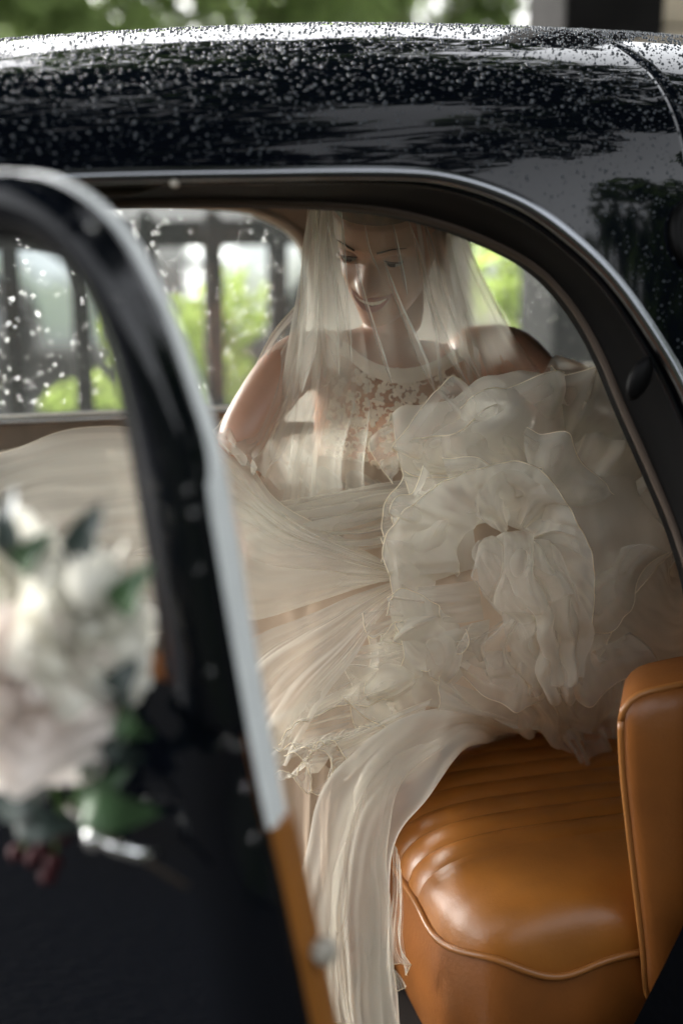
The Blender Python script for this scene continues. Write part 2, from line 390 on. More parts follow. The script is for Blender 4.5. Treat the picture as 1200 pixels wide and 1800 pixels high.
# ------------------------------------------------------------------ parked cars beyond the fence
M_SILVER = pbr('silver_paint', (.62, .66, .68), .25, metal=.35, coat=.6)
M_WHITEP = pbr('white_paint', (.80, .82, .82), .25, coat=.6)
M_RIM = pbr('dull_alloy', (.12, .12, .125), .5, metal=.5); M_TYRE = pbr('tyre', (.015, .015, .016), .8); M_DGLASS = pbr('dark_car_glass', (.02, .024, .026), .05)
M_LAMP = pbr('headlamp', (.6, .62, .62), .1, coat=1); M_RED = pbr('tail_lamp', (.4, .02, .02), .15, coat=1)
def parked_car(loc, flip, paint, label):
    e = empty('parked_car', loc); tag(e, label, 'car', 'cars parked beyond the fence')
    L, W = 4.1, 1.72
    prof = [(0, .62), (.08, .78), (.5, .88), (1.05, .96), (1.25, 1.0), (1.75, 1.36), (2.2, 1.47), (3.0, 1.45), (3.55, 1.28), (3.95, .98), (4.08, .85), (4.1, .55)]
    top = crom([(a, b) for a, b in prof], 60)
    def bottom(x):
        z = .24
        for wx in (.78, 3.28):
            d = abs(x - wx)
            if d < .37: z = max(z, .30 + math.sqrt(.37 ** 2 - d * d))
        return z
    xs = sorted(set([i / 100 * L for i in range(101)]))
    rows = []
    for x in xs:
        zt = float(np.interp(x, top[:, 0], top[:, 1])); zb = bottom(x); row = []
        belt = min(zt, .93)
        plan = 1 - .10 * abs((x - 2.05) / 2.05) ** 3
        sect = []
        for s in (-1, 1):
            pr = [(W / 2 * .97, zb), (W / 2, .55 if zb < .5 else zb + .02), (W / 2 * .985, belt)]
            if zt > belt + .02:
                pr += [(W / 2 * .93, belt + (zt - belt) * .5), (W / 2 * .84, belt + (zt - belt) * .9), (W / 2 * .6, zt), (0, zt + .015)]
            else: pr += [(W / 2 * .9, belt + .008), (W / 2 * .8, zt + .01), (W / 2 * .5, zt + .015), (0, zt + .02)]
            pr = [(s * a * plan, b) for a, b in pr]
            sect += pr if s < 0 else pr[::-1][1:]
        rows.append([(x - L / 2, y, z) for y, z in sect])
    def T(p): return Vector((p[0] * flip, p[1], p[2]))
    def sub(name, v, f, m, par=None, sm=True):
        me = bpy.data.meshes.new(name); me.from_pydata([tuple(T(q)) for q in v], [], f); me.materials.append(m)
        if sm: me.polygons.foreach_set('use_smooth', [True] * len(me.polygons))
        o = bpy.data.objects.new(name, me); COL.objects.link(o); o.parent = par or e; return o
    nc = len(rows[0]); v = [q for r in rows for q in r]
    f = grid_faces(len(rows), nc); f += [tuple(range(nc)), tuple(range((len(rows) - 1) * nc, len(rows) * nc))]
    sub('body', v, f, paint)
    for s in (-1, 1):
        for wx in (.78, 3.28):
            tv, tf = tube_data([(wx - L / 2, s * (W / 2 - .2), .31), (wx - L / 2, s * (W / 2 + .004), .31)], .31, 24)
            w = sub('wheel', tv, tf, M_TYRE)
            tv, tf = tube_data([(wx - L / 2, s * (W / 2 - .1), .31), (wx - L / 2, s * (W / 2 + .012), .31)], .20, 16); sub('rim', tv, tf, M_RIM, w)
        for poly in ([(1.55, 1.0), (2.05, 1.36), (2.35, 1.39), (2.35, 1.0)], [(2.42, 1.0), (2.42, 1.39), (2.95, 1.37), (3.5, 1.2), (3.6, 1.03)]):
            pv = []
            for x, z in poly:
                zt = float(np.interp(x, top[:, 0], top[:, 1])); kk = (z - .93) / max(zt - .93, .05)
                pv.append((x - L / 2, s * (W / 2 * (.985 - .12 * kk) + .012), z))
            sub('side_window', pv, [tuple(range(len(pv)))], M_DGLASS, sm=False)
        tv, tf = tube_data([(.12 - L / 2, s * .62, .70), (.05 - L / 2 - .02, s * .6, .69)], .09, 12); sub('headlight', tv, tf, M_LAMP)
        tv, tf = tube_data([(3.98 - L / 2, s * .66, .86), (4.12 - L / 2, s * .64, .85)], .08, 12); sub('tail_light', tv, tf, M_RED)
        tv, tf = tube_data([(1.5 - L / 2, s * .86, .98), (1.55 - L / 2, s * .98, 1.0)], .06, 8); sub('mirror', tv, tf, paint)
        tv, tf = box_data((2.05 - L / 2, s * .862 - .01, .8), (2.25 - L / 2, s * .862 + .012, .83)); sub('door_handle', tv, tf, M_TYRE, sm=False)
    wv = [(1.28 - L / 2, -.62, 1.02), (1.28 - L / 2, .62, 1.02), (1.74 - L / 2, .5, 1.365), (1.74 - L / 2, -.5, 1.365)]
    sub('windscreen', [(a - .02, b, c + .02) for a, b, c in wv], [(0, 1, 2, 3)], M_DGLASS, sm=False)
    return e
parked_car((-1.55, 8.3, 0), -1, M_SILVER, 'silver parked car with a dark wheel arch, behind the fence at the left edge')
parked_car((3.3, 8.6, 0), 1, M_WHITEP, 'white parked car behind the fence, seen between door frame and bride')

# ------------------------------------------------------------------ the vintage wedding car
M_RAIL = pbr('polished_rail', (.20, .21, .225), .16, metal=1)
car = empty('vintage_car', (0, .7, 0)); tag(car, 'black vintage saloon car beaded with rain, its rear door open, tan leather inside', 'car')
SN = Vector((0, -.385, .12)).normalized()
def side(px, py): return on_plane(px, py, (0, 0, 1.0), SN)
def sideY(X, z):
    b = (z - 1.0) * .12 / .385 if z > 1.0 else -.02 * math.sin(min(1, (1.0 - z) / .7) * math.pi)
    return b + .35 * max(0, X - .2) ** 2
GUT = [(-300, 333), (-100, 325), (0, 320), (150, 313), (300, 309), (450, 307), (600, 305), (700, 306), (770, 312), (850, 333), (930, 369), (1010, 429), (1080, 500), (1150, 600), (1200, 690), (1243, 800), (1268, 900), (1290, 1050), (1300, 1200)]
INN = [(-300, 378), (-100, 368), (0, 362), (110, 356), (300, 350), (500, 352), (650, 361), (760, 383), (860, 419), (945, 466), (1005, 528), (1055, 610), (1105, 728), (1150, 830), (1195, 940), (1225, 1050), (1240, 1200)]
gutp = crom([side(*q) for q in GUT], 120)
innp = crom([on_plane(*q, (0, .085, 1.0), SN) for q in INN], 120)
GX, GZ = gutp[:, 0], gutp[:, 2]
XMAX = GX.max()
def rimz(X):
    if X < GX[0]: return GZ[0] + (X - GX[0]) * .12
    if X > XMAX: return .25
    k = np.argmax(GX); return float(np.interp(X, GX[:k + 1], GZ[:k + 1]))
def roof_top(X): return 1.619 - .05 * (X - .30) ** 2 - .026 * max(0, .1 - X) - (.25 * (X - .75) ** 2 if X > .75 else 0)
YC = .72
def section(X):
    zg = 1.415 - .25 * max(0, X - .2) ** 2 - .05 * max(0, -.3 - X) ** 2; zt = roof_top(X)
    yg = sideY(X, zg); pts = []
    for i in range(25):
        z = .25 + (zg - .25) * i / 24; pts.append((sideY(X, z), z))
    for i in range(1, 61):
        f = i / 60 * math.pi / 2
        pts.append((yg + (YC - yg) * (1 - math.cos(f)), zg + (zt - zg) * math.sin(f) ** .92))
    P = np.array(pts); u = np.concatenate([[0], np.cumsum(np.linalg.norm(np.diff(P, axis=0), axis=1))])
    t = np.linspace(0, u[-1], 150); P = np.stack([np.interp(t, u, P[:, 0]), np.interp(t, u, P[:, 1])], 1)
    for _ in range(45): P[1:-1] = P[1:-1] * .5 + (P[:-2] + P[2:]) * .25      # ease the shoulder into the roof
    return P
def shell_row(X, n=70, off=0):
    S = section(X); zr = rimz(X)
    s = np.concatenate([[0], np.cumsum(np.linalg.norm(np.diff(S, axis=0), axis=1))])
    i = np.argmax(S[:, 1] >= zr - 1e-6); i = max(i, 1)
    s0 = np.interp(zr, S[:i + 1, 1], s[:i + 1]) if zr > .2501 else 0
    u = s0 + (s[-1] - s0) * np.linspace(0, 1, n)
    return [(X, float(np.interp(q, s, S[:, 0])), float(np.interp(q, s, S[:, 1]))) for q in u]
XS = list(np.linspace(-1.25, -.45, 18)) + list(np.linspace(-.43, .1, 40)) + list(np.linspace(.11, XMAX - .0005, 80)) + list(np.linspace(XMAX + .0005, 1.5, 50))
near = [shell_row(X) for X in XS]
far = [[(x, 2 * YC - y, z) for x, y, z in shell_row(X, 70) if z > 1.30] for X in XS]
body = loft('body', near, M_PAINT, car)
fr = [[(X, 2 * YC - y, z) for (y, z) in section(X)[97:]] for X in XS]
loft('roof_far_half', fr, M_PAINT, body)
# headlining, 3 cm under the roof skin
hl = []
for X in XS[:120:3]:
    S = section(X); S = S[S[:, 1] > roof_top(X) - .175]
    S = np.concatenate([S, np.array([(2 * YC - y, z) for y, z in S[::-1][1:]])])
    S = crom(S[::6], 40)
    hl.append([(X, YC + (y - YC) * .96, z - .03) for y, z in S])
loft('headlining', hl, M_LINER, car)
# door rebate: gutter lip, recessed frame, inner edge
lip = [[(x, y - .010, z) for x, y, z in gutp], [(x, y - .012, z - .004) for x, y, z in gutp]]
rows = []
N = np.array((0, .95, -.3))
for w, dep in ((0, 0), (.0, .012), (.10, .010), (.28, .006), (.30, .016), (.60, .006), (.62, .018), (.93, .004), (1.0, .004), (1.0, .035)):
    rows.append([tuple(g * (1 - w) + i * w + N * dep) for g, i in zip(gutp, innp)])
loft('door_rebate', rows, M_BLACK, body)
tube('drip_rail', [tuple(g + np.array((0, -.006, .002))) for g in gutp], .0085, M_RAIL, body, 10)
tube('drip_rail_bead', [tuple(g * .82 + i * .18 + np.array((0, .004, 0))) for g, i in zip(gutp, innp)], .0055, M_PAINT, body, 8)
tube('windlace', [tuple(i + N * .006) for i in innp], .006, pbr('brown_windlace', (.05, .033, .022), .7), body, 8)
# striker plate and clip on the rebate
for nm, px, py, sx, sz, mm in (('striker_plate', 1132, 668, .014, .028, M_BLACK), ('courtesy_clip', 305, 322, .006, .005, M_TRIM)):
    p = side(px, py)
    bm = bmesh.new(); bmesh.ops.create_icosphere(bm, subdivisions=2, radius=1, matrix=Matrix.Translation(p + Vector((0, .012 if nm != 'courtesy_clip' else -.006, 0))) @ Matrix.Rotation(.4, 4, 'Y') @ Matrix.Diagonal((sx, .008, sz, 1)))
    bm_obj(nm, bm, mm, body)
# lower rear quarter: wheel-arch corner at the bottom right of the opening
sill = [[(X, sideY(X, z) - .01, z) for X in np.linspace(.30 + max(0, (.40 - z)) * .0 + .45 * max(0, z - .27) + .02 * (z < .26), .62, 14)] for z in np.linspace(.12, .52, 14)]
loft('rear_wing', sill, M_PAINT, body)
loft('sill', [[(X, y, z) for X in np.linspace(-.8, .5, 6)] for y, z in ((-.02, .1), (-.025, .2), (-.01, .235), (.09, .24), (.10, .2))], M_PAINT, body)
loft('floor', [[(X, y, .2) for X in (-1.2, 0, 1.4)] for y in (.08, 1.35)], M_CARPET, car, smooth=False)
# rear quarter-window ring at the right edge
qc = Vector((.535, 0, 1.335)); ring = []
for i in range(40):
    a = i / 40 * 2 * math.pi; x = qc.x + .125 * math.copysign(abs(math.cos(a)) ** .8, math.cos(a)); z = qc.z - .005 + .052 * math.copysign(abs(math.sin(a)) ** .8, math.sin(a)) - .12 * (x - qc.x)
    ring.append((x, sideY(x, z) - .004, z))
qw = tube('quarter_window_seal', ring + ring[:1], .010, M_BLACK, body, 8)
mesh('quarter_glass', [(x, y - .002, z) for x, y, z in ring], [tuple(range(40))], M_DGLASS, body)

# far side wall with its two windows
def hole_wall(name, outer, holes, Y0, Y1, mat, parent):
    bm = bmesh.new()
    def loop(P, Y):
        vs = [bm.verts.new((x, Y, z)) for x, z in P]; return [bm.edges.new((vs[i], vs[(i + 1) % len(vs)])) for i in range(len(vs))]
    es = []
    for P in [outer] + holes: es += loop(P, Y0)
    r = bmesh.ops.triangle_fill(bm, use_beauty=True, use_dissolve=False, edges=es)
    fs = [g for g in r['geom'] if isinstance(g, bmesh.types.BMFace)]
    ex = bmesh.ops.extrude_face_region(bm, geom=fs)
    bmesh.ops.translate(bm, vec=(0, Y1 - Y0, 0), verts=[g for g in ex['geom'] if isinstance(g, bmesh.types.BMVert)])
    bmesh.ops.recalc_face_normals(bm, faces=bm.faces)
    return bm_obj(name, bm, mat, parent, smooth=False)
FY = 1.30
def xz(px, py): p = at(px, py, FY); return (p.x, p.z)
w1 = crom([xz(*q) for q in [(-260, 752), (0, 739), (250, 728), (470, 717), (525, 700), (546, 620), (549, 520), (542, 455), (515, 408), (465, 378), (400, 362), (200, 352), (-50, 356), (-260, 362), (-300, 420), (-300, 700)]], 90, True)
w2 = crom([xz(*q) for q in [(800, 660), (900, 652), (1075, 642), (1098, 610), (1090, 540), (1050, 450), (990, 400), (920, 375), (830, 365), (790, 400), (782, 500), (785, 620)]], 70, True)
w1 = [tuple(q) for q in w1]; w2 = [tuple(q) for q in w2]
hole_wall('far_side_wall', [(-1.3, .25), (1.5, .25), (1.5, 1.36), (.9, 1.43), (-1.3, 1.43)], [w1, w2], FY, FY + .05, M_CARD, car)
loft('far_outer_skin_lower', [[(X, 1.40 + .02 * math.sin(t * 3.1) - .05 * t, .2 + .72 * t) for X in np.linspace(-1.3, 1.5, 8)] for t in np.linspace(0, 1, 8)], M_PAINT, car)
wr = random.Random(4)
for nm, w, nd in (('rear_door_window', w1, 950), ('quarter_window', w2, 400)):
    gl = mesh(nm, [(x, FY + .028, z) for x, z in w], [tuple(range(len(w)))], M_GLASS, car, smooth=False)
    fr_ = [(x, FY - .004, z) for x, z in w]; tube('window_trim', fr_ + fr_[:1], .010, M_TRIM, gl, 8)
    fr_ = [(x, FY + .018, z) for x, z in w]; tube('window_rubber', fr_ + fr_[:1], .009, M_BLACK, gl, 8)
    P = np.array(w); lo, hi = P.min(0), P.max(0); v = []; f = []
    vis = 0
    base = [(math.cos(k * math.pi / 3), math.sin(k * math.pi / 3)) for k in range(6)]
    while vis < nd:
        x, z = wr.uniform(lo[0] + .02, hi[0] - .02), wr.uniform(lo[1] + .02, hi[1] - .02)
        if noise.noise((x * 7, 0, z * 7)) < wr.uniform(-.6, .35): continue
        r_ = wr.choice((.0006, .0008, .0010, .0012, .0015, .002)); vis += 1; k = len(v)
        for rr, hh in ((1, 0), (.8, .5), (.4, .75)):
            v += [(x + a * r_ * rr, FY + .029 + r_ * hh, z + b * r_ * rr * 1.15) for a, b in base]
        v.append((x, FY + .029 + r_ * .8, z))
        for q in range(2):
            for j in range(6): f.append((k + q * 6 + j, k + q * 6 + (j + 1) % 6, k + q * 6 + 6 + (j + 1) % 6, k + q * 6 + 6 + j))
        for j in range(6): f.append((k + 12 + j, k + 12 + (j + 1) % 6, k + 18))
        f.append(tuple(k + j for j in range(6))[::-1])
    tag(mesh('raindrops', v, f, M_DROP, gl), kind='stuff')
sl = [at(px, py, FY - .012) for px, py in ((-300, 757), (0, 742), (250, 731), (540, 719))]
tube('sill_chrome', sl, .006, M_CHROME, car, 8)
# rear bulkhead and parcel shelf close the cabin behind the seat
loft('rear_bulkhead', [[(1.25, y, z) for y in np.linspace(.15, 1.3, 5)] for z in np.linspace(.2, 1.36, 6)], M_LINER, car)
loft('parcel_shelf', [[(x, y, .93) for y in (.12, 1.29)] for x in (.8, 1.25)], M_LINER, car)

# rain on the roof and rear quarter
rr_ = random.Random(9); v = []; f = []
base = [(math.cos(k * math.pi / 3), math.sin(k * math.pi / 3)) for k in range(6)]
cnt = 0
VX = [i for i, X in enumerate(XS) if -.75 < X < 1.2]
cells = []; wts = []
for i in VX[:-1]:
    for j in range(0, 69):
        a, b, c = Vector(near[i][j]), Vector(near[i + 1][j]), Vector(near[i][j + 1])
        wts.append((b - a).cross(c - a).length); cells.append((i, j))
wts = np.array(wts); cum = np.cumsum(wts / wts.sum())
DROPN = 24000
while cnt < DROPN:
    i, j = cells[min(int(np.searchsorted(cum, rr_.random())), len(cells) - 1)]; a_, b_ = rr_.random(), rr_.random()
    A, B, C_, D = (Vector(near[i][j]), Vector(near[i + 1][j]), Vector(near[i][j + 1]), Vector(near[i + 1][j + 1]))
    p = A.lerp(B, a_).lerp(C_.lerp(D, a_), b_)
    n = (B - A).cross(C_ - A).normalized()
    if n.y > 0 and p.y < YC - .1: n = -n
    if n.z < 0: n = -n if abs(n.z) > .2 else n
    slope = max(0, n.z)
    if rr_.random() > .10 + .9 * min(1, max(0, p.z - 1.0) / .42) ** 1.5: continue
    cnt += 1
    s = rr_.choice((.0005, .0007, .0008, .0009, .0010, .0012, .0015, .0021)) * (1.1 if slope > .6 else .92)
    t1 = n.orthogonal().normalized(); t2 = n.cross(t1); k = len(v)
    ex = rr_.uniform(.85, 1.2)
    for q, h in ((1, -.1), (.86, .42), (.45, .72)):
        v += [p + t1 * (a * s * q * ex) + t2 * (b * s * q) + n * (s * h) for a, b in base]
    v.append(p + n * (s * .8))
    for q in range(2):
        for m_ in range(6): f.append((k + q * 6 + m_, k + q * 6 + (m_ + 1) % 6, k + q * 6 + 6 + (m_ + 1) % 6, k + q * 6 + 6 + m_))
    for m_ in range(6): f.append((k + 12 + m_, k + 12 + (m_ + 1) % 6, k + 18))
tag(mesh('raindrops', v, f, M_BEAD, body), kind='stuff')

# ------------------------------------------------------------------ rear seat
SX0, SX1, SY0, SY1 = .155, .86, .085, 1.22
SXC, SXH, SYC, SYH = (SX0 + SX1) / 2, (SX1 - SX0) / 2, (SY0 + SY1) / 2, (SY1 - SY0) / 2
def cush(a, b, pleat=True, drop=0):
    kx = .55 if a < 0 else .0
    x = a * math.sqrt(1 - kx * b ** 10 * .5); y = b * math.sqrt(1 - kx * a ** 6 * .22)
    X, Y = SXC + x * SXH, SYC + y * SYH
    dome = max(0, 1 - abs(a) ** 6) ** .55 * max(0, 1 - abs(b) ** 22) ** .55
    z = .405 + .085 * dome + .012 * (1 - b * b)
    if b < -.72 and a < .2: z += .006 * math.sin(a * 9 + b * 14) * max(0, 1 - dome) * 2
    return Vector((X, Y, z))
cushion = empty('seat_cushion', (.5, .6, 0)); cushion.parent = car; cushion.matrix_parent_inverse = Matrix.Translation(-car.location)
NA = 56
arow = [math.copysign(abs(t) ** .55, t) for t in np.linspace(-1, 1, NA)]
def strip(name, b0, b1, nb, puff, mat):
    rows = []
    for i in range(nb):
        t = i / (nb - 1); b = b0 + (b1 - b0) * t
        r = []
        for a in arow:
            p = cush(a, b); dz = puff * (math.sin(math.pi * t) ** .6 - .55)
            wgt = max(0, 1 - abs(a) ** 14)
            p += Vector((-.5 * dz * (max(0, -a) ** 6), 0, dz * wgt)); r.append(p)
        rows.append(r)
    return loft(name, rows, mat, cushion)
bs = [-1 + 2 * (Y - SY0) / (SY1 - SY0) for Y in [.262 + .049 * i for i in range(20)]]
bend = [math.copysign(abs(t) ** .45, t) for t in np.linspace(-1, bs[0], 5)]
# plain end panel near the door, then the pleats
rows = []
for t in np.linspace(0, 1, 44):
    b = -1 + (bs[0] + 1) * t ** 1.8
    rows.append([cush(a, b) for a in arow])
loft('end_panel', rows, M_LEATHER, cushion)
for i in range(len(bs) - 1): strip('pleat', bs[i] + .0004, bs[i + 1] - .0004, 9, .0055, M_LEATHER)
outl = [cush(a, -1) for a in np.linspace(.98, -1, 50)] + [cush(-1, b) for b in np.linspace(-.99, 1, 90)]
outl = [Vector(q) for q in crom(outl[::2], 160)]
for i, p in enumerate(outl):
    p.z += .004 * math.sin(i * .55) * math.exp(-((i - 38) / 14) ** 2)
tube('piping', [p + Vector((-.002, -.002, 0)) for p in outl], .0052, M_PIPING, cushion, 8)
rows = []
for t in np.linspace(0, 1, 26):
    r = []
    for i, p in enumerate(outl):
        nx = Vector((-1, 0, 0)) if i > 60 else Vector((0, -1, 0))
        c = Vector((SXC, SYC, 0)) - p; c.z = 0; c.x *= 1.6; c.normalize()
        off = .004 + .028 * t * t - .016 * math.sin(math.pi * t) + .0035 * math.sin(i * .5 + 2 * t) * (1 - t) * math.exp(-((i - 40) / 30) ** 2)
        q = p + c * off; q.z = p.z - t * .24; r.append(q)
    rows.append(r)
loft('skirt_panel', rows, M_LEATHER2, cushion)
# seat back: upright panel and the padded wing by the door
sb = empty('seat_back', (.7, .6, 0)); sb.parent = car; sb.matrix_parent_inverse = Matrix.Translation(-car.location)
for i in range(18):
    y0 = .20 + .057 * i; rows = []
    for t in np.linspace(0, 1, 7):
        y = y0 + .0565 * t; r = []
        for s in np.linspace(0, 1, 16):
            z = .42 + .44 * s; x = .70 + .12 * s - .03 * math.sin(math.pi * s) - .008 * math.sin(math.pi * t) ** .6 + .05 * max(0, s - .85) / .15 * (s - .85)
            r.append((x, y, z))
        rows.append(r)
    loft('pleat', rows, M_LEATHER, sb)
WING = [(1086, 1262), (1094, 1238), (1115, 1218), (1160, 1205), (1230, 1193), (1330, 1190), (1400, 1230), (1420, 1400), (1400, 1560), (1300, 1640), (1225, 1668), (1180, 1735), (1150, 1758), (1132, 1745), (1124, 1660), (1112, 1560), (1098, 1440), (1088, 1340)]
wo = crom([at(px, py, .075) for px, py in WING], 90, True)
wc = wo.mean(0); rows = []
for s, dy in ((.96, .10), (1.0, .004), (.985, -.008), (.95, -.016), (.88, -.023), (.7, -.029), (.45, -.032), (.2, -.033), (.02, -.033)):
    rows.append([tuple(wc + (p - wc) * s + np.array((.05 * max(0, dy) / .10, dy, 0))) for p in wo])
loft('door_side_wing', rows, M_LEATHER2, sb, wrap=True)
tube('piping', [tuple(wc + (p - wc) * .992 + np.array((0, -.006, 0))) for p in np.concatenate([wo, wo[:1]])], .0045, M_PIPING, sb, 8)

# ------------------------------------------------------------------ open door
DA = math.radians(40)
DP = Vector((-.2, -.45, 1)); DN = Vector((-math.sin(DA), -math.cos(DA), 0)); DD = Vector((math.cos(DA), -math.sin(DA), 0))
def dr(px, py): return on_plane(px, py, DP, DN)
OUT = [(-420, 300), (-200, 296), (0, 303), (70, 322), (130, 362), (185, 425), (232, 510), (268, 590), (308, 700), (340, 800), (368, 950), (402, 1150), (448, 1400), (493, 1600), (535, 1800), (568, 1960), (590, 2100), (606, 2300), (600, 2700), (570, 3200)]
WIN = [(-420, 408), (-200, 402), (0, 411), (55, 424), (115, 468), (160, 545), (196, 660), (224, 790), (248, 930), (266, 1040), (280, 1140), (288, 1200)]
dout = [Vector(q) for q in crom([dr(*q) for q in OUT], 140)]
dwin = [Vector(q) for q in crom([dr(*q) for q in WIN], 140)]
door = empty('door', (DP.x, DP.y, 0)); door.parent = car; door.matrix_parent_inverse = Matrix.Translation(-car.location)
# frame round the window: pair each point of the window edge with one on the outer edge
kz = [p.z for p in dout]
def outer_at(z):
    i = min(range(len(dout)), key=lambda i: abs(dout[i].z - z) + (0 if i > 30 else .0)); return dout[i]
iw = max(range(140), key=lambda i: (dwin[i] - DP).dot(DD))   # rearmost point of window
wupper = [Vector(q) for q in crom(dwin[:iw + 1:4] + [dwin[iw]], 100)]
zo = next(i for i in range(140) if dout[i].z < dwin[iw].z - .02)
oupper = [Vector(q) for q in crom(dout[:zo + 1:4] + [dout[zo]], 100)]
rows = []
for w, dep in ((0, .040), (0, .016), (.03, .008), (.10, .0), (.30, -.010), (.50, -.016), (.72, -.014), (.92, -.006), (.98, .0), (1.0, .006)):
    rows.append([a.lerp(b, w) - DN * dep for a, b in zip(wupper, oupper)])
loft('window_frame', rows, M_PAINT, door)
tube('window_channel', [p - DN * .012 for p in wupper], .006, M_BLACK, door, 8)
# skin below the window
zs = np.linspace(dwin[iw].z + .004, .28, 40)
olow = []
for z in zs:
    i = next((i for i in range(21, 139) if dout[i + 1].z < z), 138)
    a, b = dout[i], dout[i + 1]; t = min(1, max(0, (a.z - z) / max(1e-6, a.z - b.z))); olow.append(a.lerp(b, t))
rows = []
H = DP - DD * .62
for z, o in zip(zs, olow):
    k = (dwin[iw].z - z) / .75; L = (o - H).dot(DD); r = []
    for t in np.linspace(0, 1, 30):
        tt = t; bulge = .035 * math.sin(min(1, k) * math.pi * .8 + .15) * (1 - max(0, (t - .92) / .08) ** 2) * (1 - .4 * (1 - t))
        q = H + DD * (L * tt); q.z = z; q = q + DN * bulge; r.append(q)
    rows.append(r)
skin = loft('door_skin', rows, M_PAINT, door)
# the door's rear edge: pale upper shut face, tan leather card below it
def edge_strip(name, i0, i1, dA, dB, mat, bul=.003, proud=0, taper=0):
    rows = []
    for w in np.linspace(0, 1, 8):
        r = []
        for k, p in enumerate(dout[i0:i1]):
            a = dA if not taper else dB + (dA - dB) * min(1, k / taper + .02)
            r.append(p - DN * (a + (dB - a) * w) + DD * (proud + bul * math.sin(math.pi * w)))
        rows.append(r)
    return loft(name, rows, mat, door)
ztan = dr(487, 1485).z
it = next(i for i in range(140) if dout[i].z < ztan)
iu = next(i for i in range(140) if dout[i].z < dr(232, 500).z)
edge_strip('shut_face', 0, it, .004, .0262, M_PAINT, .004)
edge_strip('pale_edge_strip', 0, it, .026, .041, M_EDGE)
edge_strip('pale_shut_face', iu, it, .005, .0258, M_EDGE, .003, .002, 13)
edge_strip('leather_edge', it - 1, 140, .010, .043, M_LEATHER, .006)
edge_strip('edge_shadow_gap', it - 1, 140, .0, .012, M_BLACK, 0)
tube('edge_beading', [p - DN * .039 for p in dout[it - 1:]], .006, M_PIPING, door, 8)
bm = bmesh.new(); bp_ = dr(536, 1705); bmesh.ops.create_icosphere(bm, subdivisions=2, radius=.012, matrix=Matrix.Translation(bp_ - DN * .03 + DD * .002)); bm_obj('door_buffer', bm, M_TRIM, door)
card = []
for z, o in zip(zs, olow): card.append([(H + DD * ((o - H).dot(DD) - .004) * t).to_tuple()[:2] + (z,) for t in np.linspace(0, 1, 6)])
loft('door_card', [[(x - DN.x * .046, y - DN.y * .046, z) for x, y, z in r] for r in card], M_LEATHER2, door)
# handle
hb = on_plane(178, 1466, DP + DN * .05, DN)
hd = tube('door_handle', [hb + DN * -.03, hb + DN * .004, hb + DD * .02 + DN * .012, hb + DD * .035 + DN * .004 + Vector((0, 0, -.008)), hb + DD * .045 + DN * -.012 + Vector((0, 0, -.014))], lambda t: .008 - .003 * t, M_CHROME, door, 10)
bm = bmesh.new(); bmesh.ops.create_icosphere(bm, subdivisions=3, radius=.011, matrix=Matrix.Translation(hb + DN * .008)); bm_obj('escutcheon', bm, M_CHROME, hd)
# large out-of-focus drops on the door frame
v = []; f = []; r5 = random.Random(2)
for (px, py, s) in [(288, 890, .004), (300, 938, .0032), (330, 860, .003), (415, 1312, .0036), (445, 1472, .004), (430, 1385, .0034), (285, 800, .003), (250, 700, .0028), (350, 1000, .0025), (370, 1180, .003), (320, 1100, .0025), (340, 900, .0035), (160, 395, .003), (210, 520, .003), (395, 1300, .0028)]:
    p = on_plane(px, py, DP + DN * .013, DN); k = len(v)
    bm = bmesh.new(); bmesh.ops.create_icosphere(bm, subdivisions=1, radius=s); bm.verts.index_update()
    v += [p + q.co for q in bm.verts]; f += [tuple(k + w.index for w in q.verts) for q in bm.faces]; bm.free()
tag(mesh('raindrops', v, f, M_DROP, door), kind='stuff')

# ------------------------------------------------------------------ bouquet tied to the door handle
M_ROSE = fabric('white_rose_petal', (.84, .82, .74), 1.0, trans=.3)
M_ROSEP = fabric('blush_rose_petal', (.84, .77, .72), 1.0, trans=.3)
M_BLEAF = pbr('bouquet_leaf', (.035, .075, .030), .35, var=.3, vscale=30)
M_BLEAFD = pbr('dark_bouquet_leaf', (.018, .030, .026), .4, var=.3, vscale=30)
M_BERRY = pbr('red_berry', (.03, .004, .006), .7, spec=.2)
M_STEM = pbr('green_stem', (.08, .15, .04), .6)
bq = empty('bouquet', dr(120, 1440) + DN * .08)
tag(bq, 'bouquet of white roses, buds and dark leaves tied to the open door handle', 'bouquet')
def petal(name, base, fwd, up, w, h, cup, mat, parent, curl=.3):
    fwd = fwd.normalized(); up = (up - fwd * up.dot(fwd)).normalized(); sd_ = up.cross(fwd); rows = []
    for i in range(8):
        t = i / 7; wd = w * math.sin(math.pi * min(1, .18 + t * .74)) ** .8
        r = []
        for j in range(9):
            s = (j / 8 - .5) * 2
            y = h * t - .12 * h * abs(s) ** 2.2 * t
            d = cup * (math.sin(t * 1.7) * .8) - curl * h * max(0, t - .6) ** 2 * 3 - cup * .55 * s * s * t ** .5
            r.append(base + up * y + sd_ * (s * wd) + fwd * d)
        rows.append(r)
    return loft(name, rows, mat, parent)
